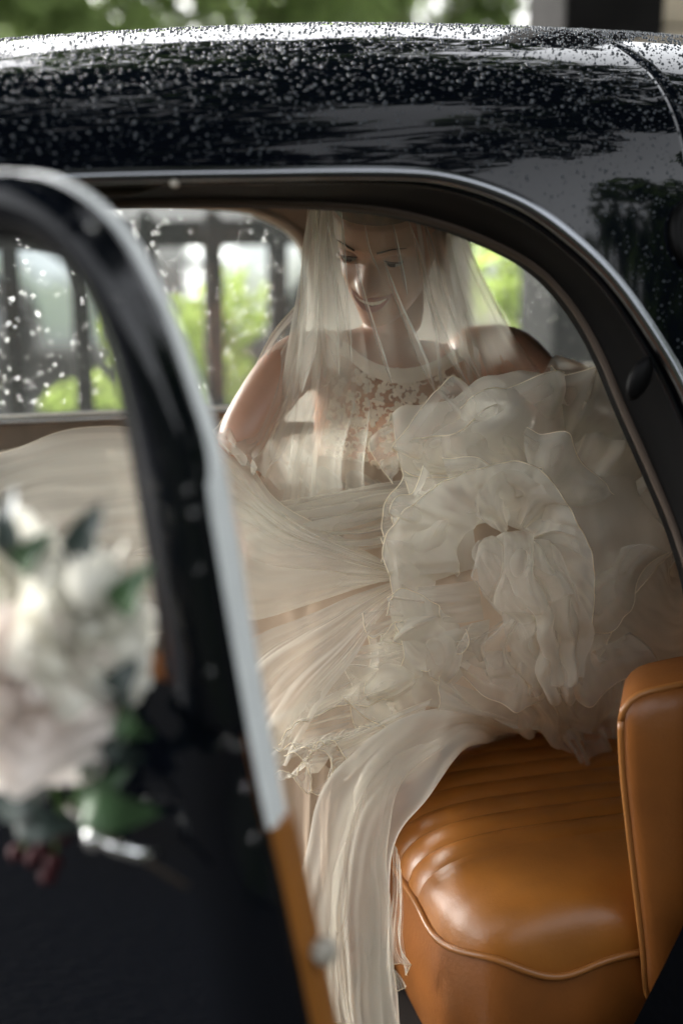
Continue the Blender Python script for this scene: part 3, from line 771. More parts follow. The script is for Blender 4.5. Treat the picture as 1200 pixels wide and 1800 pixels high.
def rose(c, axis, R, mat, seed):
    r = random.Random(seed); axis = axis.normalized()
    bm = bmesh.new(); bmesh.ops.create_icosphere(bm, subdivisions=2, radius=R * .15, matrix=Matrix.Translation(c + axis * R * .05)); o = bm_obj('rose', bm, mat, bq)
    e1 = axis.orthogonal().normalized(); e2 = axis.cross(e1)
    for ring, n, rad, h, tilt in ((0, 3, .12, .62, .02), (1, 4, .26, .70, .16), (2, 5, .42, .78, .36), (3, 6, .55, .86, .66), (4, 6, .62, .92, 1.0), (5, 6, .62, .95, 1.3)):
        for k in range(n):
            a = 2 * math.pi * (k + r.uniform(-.15, .15)) / n + ring * .9
            od = e1 * math.cos(a) + e2 * math.sin(a)
            up = axis * math.cos(tilt) + od * math.sin(tilt)
            petal('petal', c + od * R * rad * .5 - axis * R * .35, -od * math.cos(tilt) + axis * math.sin(tilt), up, R * (.26 + .085 * ring), R * h, -R * .20, mat, o, .12 + .05 * ring)
    return o
def fpt(px, py, off=.07): return on_plane(px, py, DP + DN * off, DN)
toc = lambda p: (CAM - p).normalized()
for px, py, R, mat, ax, sd_ in ((66, 1222, .060, M_ROSEP, (.1, 0, -.05), 1), (160, 1112, .048, M_ROSE, (.55, 0, .35), 2), (-15, 1025, .055, M_ROSE, (-.3, 0, .5), 3), (-90, 1150, .055, M_ROSE, (-.6, 0, 0), 4)):
    p = fpt(px, py, .12 if sd_ == 1 else .085); rose(p, toc(p) + Vector(ax), R, mat, sd_)
for px, py, R in ((92, 1018, .017), (165, 1020, .021), (60, 960, .014)):
    p = fpt(px, py, .08); bm = bmesh.new()
    bmesh.ops.create_icosphere(bm, subdivisions=2, radius=R, matrix=Matrix.Translation(p) @ Matrix.Diagonal((1, 1, 1.2, 1))); o = bm_obj('rose_bud', bm, M_ROSE, bq)
    for k in range(4):
        a = k * 1.57; od = Vector((math.cos(a), math.sin(a), 0)); petal('petal', p - Vector((0, 0, R)) + od * R * .5, -od, Vector((0, 0, 1)) + od * .2, R * .8, R * 2.3, -R * .4, M_ROSE, o)
    tube('bud_stem', [p - Vector((0, 0, R)), fpt(px * .7 + 40, py + 160, .05)], .003, M_STEM, o, 6)
def leaf(px, py, qx, qy, w, mat, bend=.02, off=.075):
    a, b = fpt(px, py, off), fpt(qx, qy, off + .01); ax = b - a; sd_ = ax.cross(DN).normalized(); rows = []
    for i in range(12):
        t = i / 11; wd = w * math.sin(math.pi * t ** .8) ** .8 + .0006
        c = a + ax * t + DN * (bend * math.sin(t * math.pi)) + sd_ * (.25 * w * math.sin(t * 2.5))
        rows.append([c + sd_ * (s * wd) + DN * (abs(s) * wd * .3 + .0015 * math.sin(t * 20)) for s in (-1, -.5, 0, .5, 1)])
    return loft('leaf', rows, mat, bq)
leaf(128, 1010, 178, 878, .013, M_BLEAFD, .01); leaf(60, 1010, 20, 850, .012, M_BLEAFD)
leaf(215, 1080, 265, 985, .012, M_BLEAF); leaf(160, 1330, 288, 1420, .022, M_BLEAF, .03); leaf(130, 1320, 200, 1290, .015, M_BLEAF)
leaf(100, 1340, -10, 1420, .026, M_BLEAFD); leaf(230, 1210, 275, 1290, .012, M_BLEAF); leaf(200, 1250, 260, 1330, .012, M_BLEAFD); leaf(20, 1380, 150, 1440, .018, M_BLEAFD)
leaf(40, 1000, 95, 930, .010, M_BLEAF); leaf(215, 1240, 240, 1150, .014, M_BLEAFD); leaf(-30, 1340, -70, 1440, .02, M_BLEAF); leaf(140, 1400, 230, 1345, .01, M_BLEAF)
for px, py in ((75, 1490), (110, 1470), (95, 1515), (50, 1470), (60, 1510), (85, 1540), (30, 1500)):
    p = fpt(px, py, .07); bm = bmesh.new(); bmesh.ops.create_icosphere(bm, subdivisions=2, radius=.0075, matrix=Matrix.Translation(p)); o = bm_obj('berry', bm, M_BERRY, bq)
    tube('berry_stem', [p, fpt(110, 1420, .06)], .0012, M_STEM, o, 5)
tube('ribbon_tie', [fpt(120, 1420, .06), fpt(150, 1450, .075), fpt(185, 1470, .068), fpt(250, 1510, .05), fpt(330, 1560, .045)], .0025, pbr('ribbon', (.03, .02, .012), .6), bq, 6)
for a, b in (((60, 1300), (120, 1440)), ((170, 1180), (130, 1440)), ((0, 1080), (110, 1440))):
    tube('stem', [fpt(*a, .05), fpt((a[0] + b[0]) / 2, (a[1] + b[1]) / 2, .045), fpt(*b, .06)], .004, M_STEM, bq, 6)

# ------------------------------------------------------------------ the bride
bride = empty('person', (.3, .75, .5))
tag(bride, 'smiling bride in ivory veil and ruffled gown leaning forward on the tan back seat', 'person')
# --- head, in its own space: x to the bride's left, -y the face, z up from the chin
zk = [0, .012, .035, .055, .075, .095, .112, .135, .165, .195, .212, .222, .226]
Fk = [-.058, -.080, -.080, -.086, -.086, -.083, -.081, -.091, -.092, -.074, -.048, -.020, 0]
Bk = [-.02, -.005, .025, .055, .075, .09, .097, .102, .100, .080, .055, .028, 0]
Wk = [.022, .036, .050, .057, .062, .0655, .068, .0715, .072, .060, .042, .021, 0]
def g(x, s): return math.exp(-(x / s) ** 2)
def face_y(x, z):                       # front surface
    W = np.interp(z, zk, Wk); F = np.interp(z, zk, Fk)
    t = min(1, abs(x) / max(W, 1e-5)); y = F * (1 - t ** 2.35) ** .55
    nz = min(1, max(0, (.122 - z) / .047)); y -= (.004 + .021 * nz ** 1.3) * g(x, .0085 + .005 * nz) * (1 if z > .074 else g(z - .074, .007)) * (1 if z < .122 else g(z - .122, .012))
    y -= .007 * g(abs(x) - .012, .0065) * g(z - .080, .007)                        # nostril wings
    y += .011 * g(abs(x) - .031, .015) * g(z - .113, .0105)                        # eye sockets
    y -= .004 * g(abs(x) - .030, .022) * g(z - .131, .007)                         # brow ridge
    y -= .0075 * g(abs(x) - .040, .016) * g(z - .083, .016)                        # smiling cheeks
    y += .0035 * g(abs(x) - (.029 + (.075 - z) * .25), .004) * g(z - .066, .014)    # smile fold
    y -= .004 * g(x, .014) * g(z - .015, .012)                                     # chin
    y += .003 * g(x, .02) * g(z - .033, .006)
    return y
hv, hf = [], []
NZ, NA_ = 96, 88
for i in range(NZ):
    z = .2259 * (i / (NZ - 1)); z = max(z, .0005)
    W = np.interp(z, zk, Wk); B = np.interp(z, zk, Bk)
    for j in range(NA_):
        a = 2 * math.pi * j / NA_ ; x = W * math.sin(a); c = math.cos(a)
        y = face_y(x, z) if c >= 0 else B * abs(c) ** .9
        hv.append(Vector((x, y, z)))
hf = grid_faces(NZ, NA_, True) + [tuple(range(NA_))[::-1], tuple((NZ - 1) * NA_ + k for k in range(NA_))]
# placing the head: eyes' midpoint goes to its place in the cabin
YAWH, PIT, ROLL = math.radians(37), math.radians(24), math.radians(6)
HR = Matrix.Rotation(-YAWH, 4, 'Z') @ Matrix.Rotation(PIT, 4, 'X') @ Matrix.Rotation(ROLL, 4, 'Y')
EYE = at(648, 462, .545)
HM = Matrix.Translation(EYE) @ HR @ Matrix.Scale(1.06, 4) @ Matrix.Translation(Vector((0, .082, -.112)))
def hp(x, y, z): return HM @ Vector((x, y, z))
def fs(x, z, off=0): return hp(x, face_y(x, z) - off, z)
# --- body skeleton with the Skin modifier
J = {}
neck0 = hp(0, .03, .02)
J['pelvis'] = (Vector((.30, .90, .56)), .115)
J['waist'] = (Vector((.275, .86, .74)), .092)
J['chest'] = (Vector((.24, .75, .98)), .105)
J['upper'] = (Vector((.235, .70, 1.085)), .085)
J['neck'] = (neck0.lerp(Vector((.235, .70, 1.10)), .55), .045)
J['skull'] = (hp(0, .03, .07), .047)
shR, shL = at(520, 622, .64), at(898, 606, .66)
J['cR'] = (Vector((.235, .70, 1.10)).lerp(shR, .55), .055); J['shR'] = (shR, .050)
J['elR'] = (at(415, 775, .56), .038); J['wrR'] = (at(440, 900, .62), .027); J['haR'] = (at(455, 960, .60), .026)
J['cL'] = (Vector((.235, .70, 1.10)).lerp(shL, .55), .055); J['shL'] = (shL, .050)
J['elL'] = (at(985, 720, .60), .040); J['wrL'] = (at(930, 830, .58), .028); J['haL'] = (at(900, 880, .54), .027)
J['hipR'] = (Vector((.20, .82, .56)), .10); J['knR'] = (Vector((.04, .48, .55)), .065); J['anR'] = (Vector((.02, .50, .24)), .04); J['ftR'] = (Vector((-.02, .40, .23)), .03)
J['hipL'] = (Vector((.36, .80, .56)), .10); J['knL'] = (Vector((.20, .50, .55)), .065); J['anL'] = (Vector((.11, .52, .24)), .04); J['ftL'] = (Vector((.08, .42, .23)), .03)
E_ = [('pelvis', 'waist'), ('waist', 'chest'), ('chest', 'upper'), ('upper', 'neck'), ('neck', 'skull'), ('upper', 'cR'), ('cR', 'shR'), ('shR', 'elR'), ('elR', 'wrR'), ('wrR', 'haR'), ('upper', 'cL'), ('cL', 'shL'), ('shL', 'elL'), ('elL', 'wrL'), ('wrL', 'haL'),
      ('pelvis', 'hipR'), ('hipR', 'knR'), ('knR', 'anR'), ('anR', 'ftR'), ('pelvis', 'hipL'), ('hipL', 'knL'), ('knL', 'anL'), ('anL', 'ftL')]
for s in 'RL':
    h, w = J['ha' + s][0], J['wr' + s][0]; d = (h - w).normalized(); q = d.cross(Vector((0, 0, 1))).normalized()
    for k, (o_, ln) in enumerate(((-.022, .062), (-.007, .072), (.008, .068), (.022, .055))):
        a = h + d * .02 + q * o_; b = a + d * ln * .55 + Vector((0, .0, -.008)); c = b + d * ln * .4 + Vector((0, .01, -.02))
        for nm, p_, r_ in (('a', a, .0095), ('b', b, .009), ('c', c, .008)): J[f'f{s}{k}{nm}'] = (p_, r_)
        E_ += [('ha' + s, f'f{s}{k}a'), (f'f{s}{k}a', f'f{s}{k}b'), (f'f{s}{k}b', f'f{s}{k}c')]
    a = w.lerp(h, .4) + q * -.03; b = a + d * .035 + q * -.012
    J[f't{s}a'] = (a, .011); J[f't{s}b'] = (b, .009); E_ += [('wr' + s, f't{s}a'), (f't{s}a', f't{s}b')]
keys = list(J); me = bpy.data.meshes.new('body_skeleton')
me.from_pydata([tuple(J[k][0]) for k in keys], [(keys.index(a), keys.index(b)) for a, b in E_], [])
so = bpy.data.objects.new('body_skeleton', me); COL.objects.link(so)
sk = so.modifiers.new('skin', 'SKIN'); sk.use_smooth_shade = True
for i, k in enumerate(keys):
    r_ = J[k][1]; me.skin_vertices[0].data[i].radius = (r_ * 1.25, r_ * .85) if k in ('chest', 'upper', 'waist', 'pelvis') else (r_, r_)
    me.skin_vertices[0].data[i].use_root = (k == 'pelvis')
ss = so.modifiers.new('sub', 'SUBSURF'); ss.levels = 2; ss.render_levels = 2
dg = bpy.context.evaluated_depsgraph_get(); bmx = bmesh.new(); tmp = so.evaluated_get(dg).to_mesh(); bmx.from_mesh(tmp)
so.evaluated_get(dg).to_mesh_clear(); bpy.data.objects.remove(so)
vs = [bmx.verts.new(HM @ q) for q in hv]
for q in hf:
    try: bmx.faces.new([vs[i] for i in q])
    except ValueError: pass
# ears belong to the same skin
for s in (-1, 1):
    rows = []
    for i in range(20):
        a = 2 * math.pi * i / 20
        ex, ez = .014 * math.cos(a) * (1 + .25 * math.sin(a)), .029 * math.sin(a)
        for rr2, off in ((1.0, .006), (1.0, .012), (.82, .014), (.7, .009), (.35, .005), (.05, .007)):
            rows.append(hp(s * (.0625 + off), .012 + ex * rr2 + ez * rr2 * .15, .098 + ez * rr2))
    ev = [bmx.verts.new(q) for q in rows]
    for i in range(20):
        for k in range(5):
            j = (i + 1) % 20; bmx.faces.new([ev[i * 6 + k], ev[j * 6 + k], ev[j * 6 + k + 1], ev[i * 6 + k + 1]])
bmesh.ops.recalc_face_normals(bmx, faces=bmx.faces)
body_ = bm_obj('body', bmx, M_SKIN, bride)
# --- face details
for s in (-1, 1):
    c = hp(s * .031, -.0660, .1125)
    bm = bmesh.new(); bmesh.ops.create_uvsphere(bm, u_segments=20, v_segments=14, radius=.0128, matrix=Matrix.Translation(c)); ey = bm_obj('eye', bm, M_EYE, body_)
    gd = (HR.to_3x3() @ Vector((-.10, -1, -.10))).normalized()
    bm = bmesh.new(); bmesh.ops.create_icosphere(bm, subdivisions=2, radius=.0072, matrix=Matrix.Translation(c + gd * .0095) @ gd.to_track_quat('Z', 'Y').to_matrix().to_4x4() @ Matrix.Diagonal((1, 1, .55, 1))); bm_obj('iris', bm, M_IRIS, ey)
    rows = []
    for i in range(9):                    # upper lid, lowered
        el = math.radians(95 - i / 8 * 80); rows.append([])
        for j in range(17):
            az = math.radians(-88 + j / 16 * 176); dip = el + math.radians(9) * (1 - math.cos(az)) * .0
            k = Vector((math.sin(az) * math.cos(dip), -math.cos(az) * math.cos(dip), math.sin(dip))) * .0142
            rows[-1].append(HM @ (Vector((s * .031, -.0660, .1125)) + k))
    loft('eyelid', rows, M_SKIN, body_)
    lash = [HM @ (Vector((s * .031, -.0660, .1115)) + Vector((math.sin(a), -math.cos(a) * .97, .30 - .25 * abs(math.sin(a)) ** 3)) * .0148) for a in np.linspace(-1.25, 1.25, 15)]
    tube('eyelashes', lash, lambda t: .0014 * math.sin(math.pi * (t * .8 + .1)), M_BROW, body_, 5)
    low = [HM @ (Vector((s * .031, -.0660, .1125)) + Vector((math.sin(a) * .95, -math.cos(a) * .88, -.42 + .2 * abs(math.sin(a)) ** 2)) * .0145) for a in np.linspace(-1.2, 1.2, 12)]
    tube('lower_lid', low, .0018, M_SKIN, body_, 6)
    bw = [fs(s * x, z, .0016) for x, z in ((.016, .1345), (.023, .1362), (.031, .1380), (.041, .1375), (.050, .1340))]
    tube('eyebrow', crom(bw, 18), lambda t: .0016 * (1 - .7 * t), M_BROW, body_, 6)
def arc(x0, zc, zcorn, off, n=21): return [(x, zc + (zcorn - zc) * (abs(x) / x0) ** 1.7) for x in np.linspace(-x0, x0, n)]
up = arc(.0305, .0580, .0655, 0); lo_ = arc(.0290, .0405, .0640, 0)
rows = []
for w in np.linspace(0, 1, 6):
    rows.append([fs(a[0] * (1 - w) + b[0] * w, a[1] * (1 - w) + b[1] * w, .0005) for a, b in zip(up, lo_)])
loft('mouth', rows, M_MOUTH, body_)
tube('upper_lip', [fs(x, z, .0008) for x, z in up], lambda t: .0006 + .0031 * math.sin(math.pi * t) ** .8, M_LIP, body_, 8)
tube('lower_lip', [fs(x, z, .0012) for x, z in lo_], lambda t: .0006 + .0048 * math.sin(math.pi * t) ** .8, M_LIP, body_, 8)
for k in range(-4, 4):                    # upper row of teeth, one by one
    xa, xb = k * .0058 + .00008, (k + 1) * .0058 - .00008; rows = []
    for zt in (0, .35, .7, 1):
        r = []
        for x in np.linspace(xa, xb, 4):
            zu = .0570 + .0065 * (abs(x) / .0305) ** 1.7; r.append(fs(x, zu - zt * (.0095 if abs(k + .5) < 1 else .0082), .0014 - .0004 * abs((x - (xa + xb) / 2) / .0029) ** 3 - .0006 * zt))
        rows.append(r)
    loft('tooth', rows, M_TOOTH, body_)
# hair: swept back from the forehead into a low bun
hr_v, hr_r = [], []
rows = []
for i in range(30):
    el = i / 29; r = []
    for j in range(64):
        a = 2 * math.pi * j / 64; c = math.cos(a)
        zl = .172 if c > .6 else (.172 - (.6 - c) * .075 if c > -.1 else .1195 - (-.1 - c) * .09)
        z = zl + (.2262 - zl) * el; W = np.interp(z, zk, Wk); B = np.interp(z, zk, Bk); x = W * math.sin(a)
        y = face_y(x, z) if c >= 0 else B * abs(c) ** .9
        p = Vector((x, y, z)); n_ = Vector((x / .072, (y - .005) / .095, (z - .13) / .1)).normalized()
        p += n_ * (.0025 + .007 * min(1, el * 5) + .0012 * math.sin(a * 37 + el * 3)); r.append(HM @ p)
    rows.append(r)
hair = loft('hair', rows, M_HAIR, bride, wrap=True)
bm = bmesh.new(); bmesh.ops.create_icosphere(bm, subdivisions=3, radius=1, matrix=HM @ Matrix.Translation((0, .115, .12)) @ Matrix.Diagonal((.05, .04, .045, 1)))
for q in bm.verts: q.co += Vector((noise.noise(q.co * 60), noise.noise(q.co * 70), noise.noise(q.co * 80))) * .006
bm_obj('bun', bm, M_HAIR, hair)
for s in (-1, 1):
    for k in range(5):                    # strands drawn back over the temple
        tube('hair_strand', [hp(s * (.066 - .003 * k), -.035 + .004 * k, .168 + .006 * k), hp(s * .0765, .0, .150 + .007 * k), hp(s * .078, .035, .135 + .008 * k), hp(s * .062, .085, .125 + .005 * k)], lambda t: .0045 * math.sin(math.pi * (t * .8 + .12)), M_HAIR, hair, 6)
    bm = bmesh.new(); bmesh.ops.create_icosphere(bm, subdivisions=2, radius=.0045, matrix=Matrix.Translation(hp(s * .0775, .006, .066))); bm_obj('earring', bm, M_PEARL, bride)

# --- cloth tools
def cloth(name, rows, nu, nv, mat, parent, fold=0, freq=6, seed=0, lat=0, rough=.0, hem=None, hemr=.0011, rootamp=.25, nscale=9, hemrow=True, pinch=1.0, wob=0, wobf=14, crease=0, cf=(5, 1.6)):
    """A sheet through rows of (px, py, depth) guide points; the last row is its free hem."""
    R_ = [crom([tuple(at(*q)) if not isinstance(q, Vector) else tuple(q) for q in r], nu) for r in rows]
    R_ = np.array(R_)
    if len(rows) == 2: G = np.array([R_[0] * (1 - t) + R_[1] * t for t in np.linspace(0, 1, nv)])
    else: G = np.stack([crom(R_[:, c, :], nv) for c in range(nu)], 1)
    rnd = random.Random(seed); ph = [rnd.uniform(0, 6.28) for _ in range(6)]
    dU = np.gradient(G, axis=1); dV = np.gradient(G, axis=0); Nn = np.cross(dU, dV); Nn /= (np.linalg.norm(Nn, axis=2, keepdims=True) + 1e-9)
    Tn = dU / (np.linalg.norm(dU, axis=2, keepdims=True) + 1e-9)
    u = np.linspace(0, 1, nu)[None, :]; v_ = np.linspace(0, 1, nv)[:, None]
    amp = fold * (rootamp + (1 - rootamp) * v_ ** pinch)
    th = 2 * np.pi * freq * (u + .05 * np.sin(5 * u + ph[3]) + .025 * np.sin(3 * v_ + ph[4])) + ph[0]
    D = np.sin(th) + .4 * np.sin(th * 1.73 + ph[1] + 1.2 * v_) + .12 * np.sin(th * 2.9 + ph[2] - .9 * v_)
    L_ = np.cos(th * 1.0 + .6) + .4 * np.cos(th * 1.73 + ph[1])
    G = G + Nn * (amp * D)[..., None] + Tn * (lat * amp * L_)[..., None]
    if wob:
        w_ = wob * (v_ ** 3) * (np.sin(2 * np.pi * wobf * u + ph[5]) + .6 * np.sin(2 * np.pi * wobf * .63 * u + ph[2]))
        G = G + Nn * w_[..., None]
    if crease:                            # crumples: soft ridges that run mostly along the fall of the cloth
        lu, lv = np.linalg.norm(np.diff(G[nv // 2], axis=0), axis=1).sum(), np.linalg.norm(np.diff(G[:, nu // 2], axis=0), axis=1).sum()
        K = np.zeros((nv, nu))
        for r in range(nv):
            for c in range(nu):
                a, b = c / (nu - 1), r / (nv - 1); w1_ = noise.noise((a * 3 + seed, b * 3, 7.7)) * .25
                n1 = noise.noise((a * cf[0] + w1_ + seed * 1.3, b * cf[1] + w1_, seed * .7)); n2 = noise.noise((a * cf[0] * 2.3 + seed, b * cf[1] * 2.0 - w1_, 3.1 + seed))
                K[r, c] = (1 - 2.2 * abs(n1)) + .4 * (1 - 2.2 * abs(n2))
        G = G + Nn * (crease * (K - K.mean()) * (.45 + .55 * v_))[..., None]
    if rough:
        for r in range(nv):
            for c in range(nu):
                p = Vector(G[r, c]); G[r, c] += np.array(noise.noise_vector(p * nscale + Vector((seed, 0, 0)))) * rough
    vv = G.reshape(-1, 3); uvs = [(float(a), float(b)) for b in np.linspace(0, 1, nv) for a in np.linspace(0, 1, nu)]
    o = mesh(name, vv, grid_faces(nv, nu), mat, parent, uvs=uvs)
    if hem:
        for e in (hem if isinstance(hem, (list, tuple)) else (hem,)):
            path = {'v1': G[-1], 'v0': G[0], 'u0': G[:, 0], 'u1': G[:, -1]}[e]
            HEMS.append((path.copy(), hemr))
    return o
HEMS = []
DE = Vector

# --- gown: lining, skirt layers, ruffles
dress = cloth('dress', [
    [(430, 800, .66), (520, 815, .60), (620, 830, .58), (720, 820, .58), (850, 780, .56), (1000, 760, .58), (1110, 800, .62), (1280, 900, .70)],
    [(380, 930, 0.650), (520, 930, 0.550), (690, 940, 0.470), (850, 900, 0.430), (1000, 880, 0.450), (1120, 900, 0.500), (1280, 1000, 0.600)],
    [(400, 1090, 0.550), (540, 1090, 0.450), (690, 1080, 0.370), (850, 1050, 0.340), (1000, 1040, 0.370), (1120, 1050, 0.430), (1260, 1100, 0.530)],
    [(440, 1230, 0.490), (560, 1230, 0.390), (700, 1200, 0.350), (850, 1190, 0.370), (980, 1190, 0.450), (1090, 1180, 0.510), (1220, 1200, 0.600)],
    [(470, 1360, 0.410), (560, 1360, 0.350), (660, 1340, 0.340), (780, 1290, 0.430), (900, 1260, 0.570), (1020, 1270, 0.630), (1150, 1280, 0.690)],
    [(490, 1500, 0.380), (540, 1500, 0.350), (600, 1480, 0.330), (690, 1400, 0.370), (820, 1320, 0.550), (960, 1300, 0.650), (1100, 1300, 0.730)]],
    110, 90, M_SATIN, bride, fold=.006, freq=5, seed=3, rough=.012, nscale=11, crease=.012, cf=(9, 6))
def ruf(rows, mat=None, nu=110, nv=36, **k):
    k.setdefault('crease', .0035); nm = k.pop('name', 'ruffle'); par = k.pop('parent', dress)
    return cloth(nm, rows, nu, nv, mat or M_ORG, par, **k)

# A  broad tulle sweep from the far left to the gather at the hip
ruf([[(700, 1000, .40), (702, 1004, .40), (705, 1008, .40), (704, 1014, .40), (700, 1020, .40)],
     [(590, 935, .44), (600, 955, .40), (600, 985, .37), (600, 1020, .36), (600, 1045, .37)],
     [(480, 872, .50), (490, 930, .44), (495, 990, .39), (490, 1040, .37), (470, 1082, .38)],
     [(385, 770, .58), (380, 850, .50), (385, 950, .43), (390, 1030, .40), (395, 1085, .42)],
     [(210, 748, .66), (200, 840, .58), (230, 960, .50), (260, 1050, .46), (280, 1110, .48)],
     [(-60, 800, .72), (-70, 880, .66), (-40, 990, .6), (0, 1080, .55), (40, 1150, .55)]], M_TULLE, 120, 80, fold=.004, freq=4, seed=1, rough=.010, lat=.5, crease=.0045, cf=(5, 1.0), name='tulle_layer', hem='u0', hemr=.0007)
ruf([[(704, 1004, .385), (706, 1010, .385), (704, 1018, .385)],
     [(590, 950, .39), (600, 990, .36), (595, 1035, .36)],
     [(470, 890, .47), (480, 960, .40), (470, 1050, .38)],
     [(370, 790, .55), (360, 900, .46), (380, 1060, .42)],
     [(190, 790, .64), (200, 900, .55), (250, 1060, .47)]], M_TULLE2, 110, 70, fold=.005, freq=4, seed=14, rough=.012, lat=.6, crease=.005, cf=(4, .9), name='tulle_layer')
# sheer gauze over the far door, seen through the door window
ruf([[(380, 790, .75), (390, 900, .70), (400, 1000, .66)], [(200, 756, .80), (200, 880, .76), (220, 1010, .70)], [(0, 790, .86), (0, 900, .80), (10, 1000, .74)], [(-140, 850, .9), (-150, 950, .84), (-120, 1050, .78)]],
    M_TULLE2, 70, 50, fold=.008, freq=5, seed=21, rough=.014, name='tulle_layer', hem='u0', hemr=.0006)
# B  lower fan, falling from the same gather down to the floor side
ruf([[(700, 1010, .375), (706, 1018, .372), (710, 1030, .37)],
     [(580, 1062, .36), (620, 1090, .335), (660, 1100, .32)],
     [(470, 1110, .37), (530, 1170, .33), (610, 1180, .30)],
     [(420, 1150, .39), (470, 1260, .34), (540, 1280, .30)],
     [(400, 1200, .42), (450, 1330, .36), (500, 1340, .32)]], M_TULLE, 100, 70, fold=.006, freq=3, seed=5, rough=.010, lat=.5, crease=.007, cf=(6, 1.2), name='tulle_layer')
# D  folds between bodice and ruffles
ruf([[(720, 835, .52), (735, 860, .49), (730, 900, .45)], [(600, 862, .52), (620, 890, .47), (620, 920, .43)], [(480, 880, .54), (500, 915, .49), (520, 950, .44)], [(420, 870, .58), (430, 930, .52), (440, 970, .47)]],
    M_TULLE, 90, 50, fold=.010, freq=4, seed=8, rough=.008, lat=.8, name='tulle_layer')
ruf([[(740, 850, .49), (740, 890, .45), (725, 940, .41)], [(640, 880, .47), (640, 920, .43), (650, 960, .39)], [(540, 900, .48), (550, 930, .45), (590, 960, .41)]],
    M_TULLE2, 80, 40, fold=.010, freq=4, seed=18, rough=.008, lat=.9, name='tulle_layer')
# bright tulle heaped at the waist on the window side
ruf([[(600, 770, .66), (560, 760, .70), (480, 770, .70), (420, 790, .68)], [(640, 830, .58), (570, 815, .60), (500, 815, .62), (440, 820, .62)], [(700, 870, .53), (600, 868, .54), (520, 860, .56), (450, 850, .58)]],
    M_ORG2, 80, 36, fold=.008, freq=4, seed=33, rough=.01, name='tulle_layer')

# E  upper right loop with its stitched edge
ruf([[(1000, 900, .46), (985, 870, .44), (940, 850, .42), (850, 850, .41), (770, 860, .42), (715, 880, .43)],
     [(1010, 800, .46), (985, 780, .40), (930, 780, .36), (850, 790, .36), (770, 800, .37), (705, 825, .40)],
     [(1000, 730, .48), (975, 705, .40), (925, 705, .36), (850, 735, .36), (760, 765, .38), (700, 765, .41)],
     [(985, 690, .52), (960, 660, .48), (915, 650, .44), (840, 680, .44), (760, 708, .45), (690, 728, .46)],
     [(960, 720, .58), (930, 690, .56), (890, 690, .54), (830, 705, .53), (760, 725, .52), (683, 745, .50)]], M_ORG, 120, 50, fold=.006, freq=3, seed=2, rough=.010, lat=.4, hem=('u1',))
ruf([[(960, 850, .41), (900, 830, .385), (840, 840, .38)], [(935, 760, .375), (880, 770, .355), (800, 800, .36), (715, 830, .395)], [(910, 725, .40), (865, 715, .365), (810, 757, .36), (750, 768, .375), (690, 772, .405)]],
    M_ORG2, 100, 40, fold=.004, freq=4, seed=12, rough=.006, hem=('v1', 'u1'), hemr=.0014)
# hem falling from the corner down the front of the waist
ruf([[(790, 800, .42), (790, 850, .40), (790, 900, .38), (790, 950, .37)], [(735, 790, .415), (735, 840, .395), (725, 890, .38), (715, 950, .365)], [(693, 765, .42), (708, 838, .40), (678, 880, .38), (670, 945, .36)]], M_ORG2, 80, 30, fold=.003, freq=2, seed=6, crease=.001, hem='v1', wob=.003, wobf=5)
ruf([[(690, 745, .50), (700, 790, .48), (700, 830, .46)], [(665, 755, .50), (672, 800, .48), (690, 840, .455)], [(648, 768, .51), (655, 800, .49), (690, 850, .45)]], M_ORG2, 50, 20, fold=.002, freq=2, seed=16, crease=.001, hem='v1')
# F  right-hand billows
ruf([[(930, 700, .58), (1000, 790, .52), (1080, 860, .50), (1150, 930, .52)],
     [(960, 660, .58), (1030, 720, .52), (1110, 800, .50), (1170, 900, .52)],
     [(975, 632, .60), (1050, 640, .57), (1110, 700, .55), (1165, 810, .55), (1200, 900, .56)],
     [(985, 640, .66), (1060, 650, .64), (1120, 700, .62), (1170, 790, .62), (1215, 880, .62)]], M_ORG2, 100, 40, fold=.010, freq=3, seed=4, rough=.012, lat=.6, hem='v1', hemr=.0008)
ruf([[(990, 800, .48), (1010, 860, .44), (1040, 960, .40)], [(1000, 740, .47), (1060, 800, .43), (1120, 900, .41)], [(985, 705, .50), (1050, 740, .46), (1110, 800, .45), (1150, 880, .46)], [(965, 700, .55), (1040, 720, .53), (1110, 770, .52), (1160, 860, .52)]],
    M_ORG, 90, 40, fold=.008, freq=3, seed=9, rough=.01, lat=.4)
ruf([[(960, 860, .45), (1030, 815, .46), (1100, 800, .48), (1170, 850, .50), (1230, 930, .52)],
     [(985, 900, .38), (1050, 870, .375), (1130, 890, .39), (1210, 960, .43), (1270, 1000, .48)],
     [(1010, 970, .35), (1070, 960, .335), (1140, 990, .36), (1210, 1040, .41), (1270, 1080, .46)],
     [(1035, 1070, .35), (1080, 1070, .345), (1130, 1090, .38), (1200, 1120, .44), (1260, 1150, .48)],
     [(1045, 1160, .40), (1090, 1165, .42), (1140, 1180, .45), (1200, 1200, .50), (1250, 1220, .52)]], M_ORG, 110, 60, fold=.005, freq=3, seed=10, rough=.010)
ruf([[(1230, 935, .47), (1250, 1010, .44), (1240, 1100, .44), (1200, 1190, .46)], [(1180, 990, .385), (1190, 1060, .38), (1180, 1130, .40), (1140, 1200, .44)], [(1200, 958, .385), (1130, 1020, .335), (1085, 1090, .335), (1050, 1150, .37)]], M_ORG2, 80, 30, fold=.003, freq=2, seed=22, rough=.005, hem='v1')
